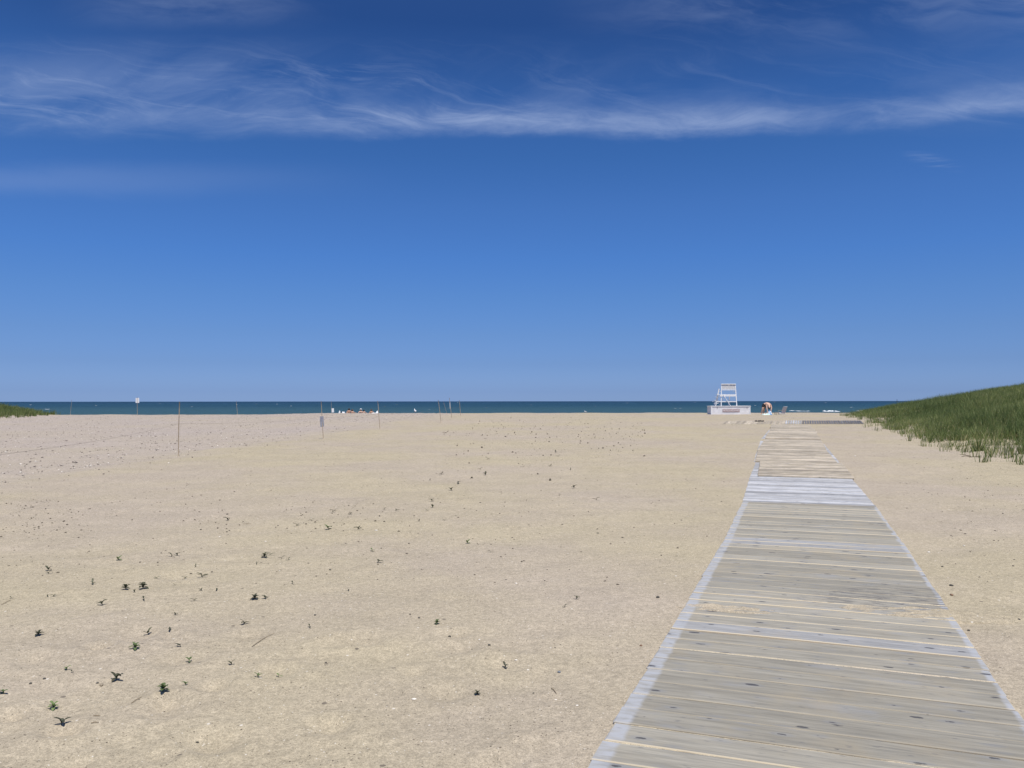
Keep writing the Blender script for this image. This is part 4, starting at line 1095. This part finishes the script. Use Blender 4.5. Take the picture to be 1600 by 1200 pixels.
small = [(75, 890.5, 11), (76, 896, 9), (305.5, 881.5, 7), (288.7, 897.5, 8), (315, 898, 12), (316, 902, 11), (244.9, 902, 8), (144, 911, 9), (456.6, 912, 8), (338, 922, 9), (314, 923.5, 6), (210, 926, 7),
 (74, 931.5, 7), (83.5, 931, 8), (224, 940, 10), (302.7, 940, 9), (265, 987, 8), (483.5, 980, 9), (463.6, 820, 8), (487, 812.5, 6), (548, 803.5, 6), (520, 799.5, 9), (600, 798, 6), (618.6, 800, 7), (675.6, 795, 8), (667, 800, 6),
 (765.6, 859.5, 6), (544.4, 921, 5), (935, 833, 5), (931.7, 783.5, 9), (690, 742.5, 6), (758.8, 742.5, 8), (672, 751, 5), (716, 756.5, 7), (704.7, 767, 8), (674.4, 784, 8), (868, 708, 5), (872, 714, 5), (860, 728, 5), (891.6, 734, 6),
 (762, 717.5, 6), (750.6, 732.5, 6), (874, 778, 5), (655, 814, 4), (694.5, 815, 5), (272.6, 914, 5), (17, 934, 6), (274, 960, 7)]
def put_seedling(px, py, k, c, wpx, label, rnd_):
    p = on_ground(px, py); me = rnd_.choice(SM[(k, c)]); o = obj('seedling', me, None, p, (0, 0, rnd_.uniform(0, 6.28)))
    nat = {'two': .085, 'star': .095, 'bush': .12}[k]; s = wpx/F*p.y/nat*(1.0 if k == 'bush' else 1.5); o.scale = (s, s, s*1.05)
    return tag(o, label, 'seedling', GRP)
rr = random.Random(4)
for px, py, k, c, wpx, lab in named: put_seedling(px, py, k, c, wpx, lab, rr)
short = {0: 'the largest green seedling', 1: 'the tall pointed green seedling', 4: 'the dark curled seedling', 5: 'the spreading green seedling', 13: 'the dark ragged seedling', 17: 'the thick dark close pair', 20: 'the wide leafy pair', 21: 'the wide leafy pair', 22: 'the upright dark pair', 23: 'the upright dark pair', 25: 'the row of five seedlings', 30: 'the lone tilted green seedling', 35: 'the green starlike seedling', 38: 'the green forked seedling', 39: 'the lone flat green seedling', 40: 'the dark oval seedling', 41: 'the far dark wide seedling', 36: 'the dark flat seedling', 19: 'the left pointing seedling'}
used = {}
def relation(px, py):
    i = min(short, key=lambda i: (named[i][0]-px)**2+(2.2*(named[i][1]-py))**2)
    dx, dy = px-named[i][0], py-named[i][1]; dist_ = math.hypot(dx, dy)
    hor = 'right' if dx > 0 else 'left'
    if abs(dx) > 2.5*abs(dy): rel = hor+' of'
    elif abs(dy) > 2.5*abs(dx): rel = 'below' if dy > 0 else 'above'
    else: rel = ('below' if dy > 0 else 'above')+' and '+hor+' of'
    far_ = 'just' if dist_ < 32 else ('further' if dist_ < 90 else 'far')
    return far_, rel, short[i]
for px, py, wpx in small:
    k = 'two' if rr.random() < .55 else 'star'
    a, b_, c = relation(px, py); form = 'two leaved' if k == 'two' else 'starlike'
    base = 'tiny %s seedling %s %s %s' % (form, a, b_, c)
    lab = base
    for alt in ('smaller', 'second', 'third', 'fourth', 'fifth', 'sixth'):
        if lab not in used: break
        lab = base.replace('tiny', 'tiny '+alt if alt == 'smaller' else alt+' tiny')
    used[lab] = 1
    put_seedling(px, py, k, 'd', wpx, lab, rr)

# ------------------------------------------------------------------ pebbles, shells, twigs
def rock_mesh(seed, mt, flat=.55):
    r_ = random.Random(seed); bm = bmesh.new(); bmesh.ops.create_icosphere(bm, subdivisions=2, radius=1)
    ax_ = (1, r_.uniform(.65, .9), flat*r_.uniform(.8, 1.2))
    for v_ in bm.verts:
        f = 1+.12*math.sin(v_.co.x*2.3+seed)+.1*math.sin(v_.co.y*3.1+seed*2)+r_.uniform(-.03, .03)
        v_.co = Vector((v_.co.x*ax_[0]*f, v_.co.y*ax_[1]*f, v_.co.z*ax_[2]*f))
    me = bpy.data.meshes.new('pebble'); bm.to_mesh(me); bm.free(); me.materials.append(mt); me.polygons.foreach_set('use_smooth', [True]*len(me.polygons)); return me
M_PD = simple('pebble_dark', (.07, .065, .055), .6, .3, 3); M_PB = simple('pebble_blue_grey', (.16, .18, .21), .6, .2, 3); M_SH = simple('shell', (.78, .72, .62), .5, .12, 3); M_PBR = simple('pebble_brown', (.22, .13, .08), .6, .2, 3)
pebs = [(702, 991, 5, M_PD, 'dark oval pebble below the lone tilted green seedling'), (764, 1010, 4.5, M_PD, 'dark slate pebble above the brown star shaped seedling'), (873, 1044.5, 6, M_PB, 'blue grey pebble between the brown star shaped seedling and the boardwalk'),
 (833, 1075.8, 3.5, M_PD, 'small dark green pebble low in the photo, right of the lone spiky seedling'), (492, 959.7, 4.5, M_PD, 'dark pebble right of the thick dark close pair of seedlings'), (508.7, 1031, 3.5, M_PD, 'small dark pebble in the lower middle sand, far right of the ragged seedling'),
 (867, 1009.7, 3, M_PD, 'tiny black pebble above the blue grey one'), (1027.5, 934.5, 6, M_PD, 'dark brown pebble on sand close to the left edge of the boardwalk'), (1001, 1008, 5, M_PBR, 'brown seed like pebble left of the boardwalk, near its second section'),
 (1486.5, 917.5, 6, M_PD, 'dark pebble on sand right of the boardwalk, above the brown one'), (1472, 886.5, 4, M_PD, 'small dark pebble right of the boardwalk, higher than the other two'), (1487, 931.5, 6, M_PBR, 'reddish brown pebble right of the boardwalk'), (1513.5, 987, 4.5, M_PD, 'dark pebble beside the lower right edge of the boardwalk'),
 (47.5, 1068, 5, M_PD, 'dark pebble at the lower left, left one of two'), (69, 1061.5, 4.5, M_PD, 'dark pebble with a pale edge at the lower left, right one of two'), (152, 1069.5, 4.5, M_PD, 'small dark pebble next to a tan pebble at the lower left'), (158, 1071.5, 8, simple('pebble_tan', (.30, .25, .18), .7, .1), 'flat tan pebble at the lower left'),
 (308, 1151.5, 5, M_PD, 'dark pebble near the bottom edge, right of the largest green seedling'), (640.5, 957.5, 3.5, M_PD, 'tiny dark pebble left above the lone tilted green seedling'), (654.5, 963, 4, M_PD, 'small grey pebble just left of the lone tilted green seedling'), (1592, 971, 5, M_PD, 'dark pebble at the right edge of the photo beside the boardwalk'), (515.5, 887.5, 4, M_PD, 'pale rimmed dark pebble left of the ragged seedling in the middle distance')]
shs = [(646.2, 1088.8, 8, 'largest white shell piece, low in the middle of the sand'), (806, 1027.5, 5, 'white oval shell piece right of the brown star shaped seedling'), (824.6, 1043.3, 4.5, 'white shell piece left of the blue grey pebble'), (867.6, 1083.5, 4.5, 'white shell piece low in the photo, left one of two near the boardwalk'),
 (901.5, 1098.5, 5, 'white shell piece low in the photo, right one of two near the boardwalk'), (748.8, 999, 4, 'white shell piece left of the dark slate pebble'), (806, 910.5, 5, 'white shell piece alone on the central sand'), (1055.5, 900, 4, 'white round shell piece near the left edge of the boardwalk'), (1451, 862.5, 5, 'white shell piece right of the boardwalk, left one of two'), (1506, 851.7, 4, 'white shell piece right of the boardwalk, right one of two'),
 (587.5, 827.5, 5, 'white shell piece right of the dark flat seedling'), (415, 842.5, 4, 'white shell piece above the row of five seedlings'), (343, 837.5, 4, 'white shell piece left of the row of five seedlings'), (1336, 711.5, 3, 'white shell piece beside the far tan boards'), (35, 988, 3, 'small white shell piece left of the dark curled seedling')]
for i, (px, py, wpx, mt, lab) in enumerate(pebs):
    p = on_ground(px, py); s = wpx/2/F*p.y; o = obj('pebble', rock_mesh(i+1, mt), None, p+Vector((0, 0, s*.3)), (0, 0, i*1.3)); o.scale = (s, s, s); tag(o, lab, 'pebble', 'single pebbles on the sand')
for i, (px, py, wpx, lab) in enumerate(shs):
    p = on_ground(px, py); s = wpx/2/F*p.y; o = obj('shell', rock_mesh(i+51, M_SH, .35), None, p+Vector((0, 0, s*.2)), (0, 0, i*.9)); o.scale = (s, s, s); tag(o, lab, 'shell', 'single white shell pieces on the sand')
tw = [(151, 1119, 11, R(5), 'thin brown twig below the wide low brown seedling'), (213, 1095, 10, R(50), 'thin tan twig left of the largest green seedling'), (411, 1000, 24, R(55), 'long straight dry grass stalk lying on the central left sand'), (865, 1072, 12, R(-58), 'short dark twig close to the white shells near the boardwalk'), (8.7, 941, 10, R(-55), 'short thin twig at the left edge of the photo'), (386, 817.5, 13, R(3), 'thin flat dry stalk above the white shells in the middle distance'), (148, 1135, 12, R(6), 'thin pale brown twig right of the lowest seedling')]
for px, py, wpx, a, lab in tw:
    p = on_ground(px, py); L = wpx/F*p.y
    # foreshortening: the stalk lies on the ground
    dx = L*math.cos(a)/2; dy = L*math.sin(a)/2*p.y/EYE if abs(a) > .3 else 0.0
    bm = bmesh.new(); tube(bm, [(-dx, -dy, gz(p.x-dx, p.y-dy)-p.z+.004), (0, 0, .006), (dx, dy, gz(p.x+dx, p.y+dy)-p.z+.004)], [.0018, .0022, .0012], 5)
    tag(bm_obj('dry_twig', bm, simple('twig', (.24, .18, .11), .8, .2), None, True, loc=p), lab, 'twig', 'dry twigs lying on the sand')

def scatter_stuff(name, n, region, sizes, mt, label, cat, seed, weight=None, flat=.5):
    r_ = np.random.RandomState(seed)
    x, y = region(r_, n)
    if weight is not None:
        k = r_.rand(len(x)) < weight(x, y); x, y = x[k], y[k]
    dist = np.abs(x-np.interp(y, WALK_Y, WALK_X)); k = (dist > 1.25) | (y > 42.8); x, y = x[k], y[k]
    n = len(x); z = ground(x, y)
    s = sizes[0]+(sizes[1]-sizes[0])*r_.rand(n)**3
    oc = np.array([(1, 0, 0), (0, 1, 0), (-1, 0, 0), (0, -1, 0), (0, 0, 1), (0, 0, -.6)], float)
    tri = np.array([(0, 1, 4), (1, 2, 4), (2, 3, 4), (3, 0, 4), (1, 0, 5), (2, 1, 5), (3, 2, 5), (0, 3, 5)])
    jit = 1+.5*(r_.rand(n, 6, 1)-.5); a = r_.rand(n)*6.28; ca, sa = np.cos(a), np.sin(a)
    V = oc[None]*jit; V[:, :, 1] *= .7; V[:, :, 2] *= flat
    X_ = V[:, :, 0]*ca[:, None]-V[:, :, 1]*sa[:, None]; Y_ = V[:, :, 0]*sa[:, None]+V[:, :, 1]*ca[:, None]
    P_ = np.stack([X_*s[:, None]+x[:, None], Y_*s[:, None]+y[:, None], V[:, :, 2]*s[:, None]+z[:, None]+.15*s[:, None]], -1)
    T = (tri[None]+(np.arange(n)*6)[:, None, None]).reshape(-1, 3)
    tag(obj(name, np_mesh(name, P_.reshape(-1, 3), [T], [mt], True)), label, cat, kind='stuff')
def wedge(y0, y1, f0=-.70, f1=.70, pw_=1.0):
    def fn(r_, n):
        y = y0+(y1-y0)*r_.rand(n)**pw_; return y*(f0+(f1-f0)*r_.rand(n)), y
    return fn
def zw(x, y):
    t = np.zeros_like(x)
    for k in (1.3, 2.5, 4.3, 5.6, 8.2, 9.6, 13.5, 15): t = np.maximum(t, np.exp(-((x-line_x(y)+k+.25*np.sin(y*.13+k)-.1)/.30)**2))
    return sstep(1.8, -2.5, x-line_x(y))*(.38+.62*t)*(.6+.8*np.clip(vnoise(x/1.2, y/3), -.5, .5)+.2)
scatter_stuff('shell_fragments', 8000, wedge(13, 72, -.70, -.02), (.008, .042), M_SH, 'countless white shell fragments on the greyer sand at the left', 'shell fragments', 31, zw)
scatter_stuff('beach_pebbles', 18000, wedge(13, 72, -.70, -.02), (.008, .042), simple('pebbles_mixed', (.13, .11, .095), .8, .3, 20), 'countless small dark pebbles on the greyer sand at the left', 'pebbles', 32, zw)
scatter_stuff('fine_gravel', 9000, wedge(3.2, 30, -.70, .72, 1.3), (.0025, .006), simple('gravel_dark', (.11, .09, .07), .8, .3, 20), 'fine dark grit scattered over the near sand', 'grit', 33)
M_SHG = simple('shell_grit', (.66, .60, .50), .6, .15, 9)
scatter_stuff('shell_grit', 5000, wedge(3.2, 34, -.70, .72, 1.3), (.002, .0055), M_SHG, 'fine pale shell grit scattered over the near sand', 'shell grit', 34)
scatter_stuff('fine_gravel', 9000, wedge(7, 62, -.70, .72, 1.0), (.005, .018), simple('gravel_mid', (.14, .115, .09), .8, .3, 20), 'small dark specks scattered over the middle distance sand', 'grit', 37)
scatter_stuff('shell_grit', 2400, wedge(7, 60, -.70, .72, 1.0), (.004, .012), M_SHG, 'small white shell specks scattered over the middle distance sand', 'shell grit', 38)
def ticks(r_, n):
    px = r_.choice([30, 60, 95, 330, 470, 545], n)+r_.randn(n)*26; py = r_.choice([796, 812, 824, 786], n)+r_.randn(n)*4; d = 1.58*F/(py-HOR)
    return (px-800)/F*d, d
scatter_stuff('dark_debris', 240, ticks, (.008, .022), simple('debris_brown', (.09, .075, .05), .8, .3, 20), 'scattered dark bits of dry plant matter on the left middle sand', 'debris', 36, flat=.6)
def patch(r_, n):
    px = r_.uniform(690, 1010, n); py = 657+r_.gamma(2.0, 9.0, n); py = np.clip(py, 656, 730); d = (1.6-.42)*F/(py-HOR); d = np.clip(d, 12, 60)
    return (px-800)/F*d, d
scatter_stuff('dark_debris', 420, patch, (.012, .040), simple('debris_dark', (.075, .065, .045), .8, .3, 20), 'many dark specks of dry plant debris on the far central sand', 'debris', 35, flat=1.0)
print('objects', len(bpy.data.objects))
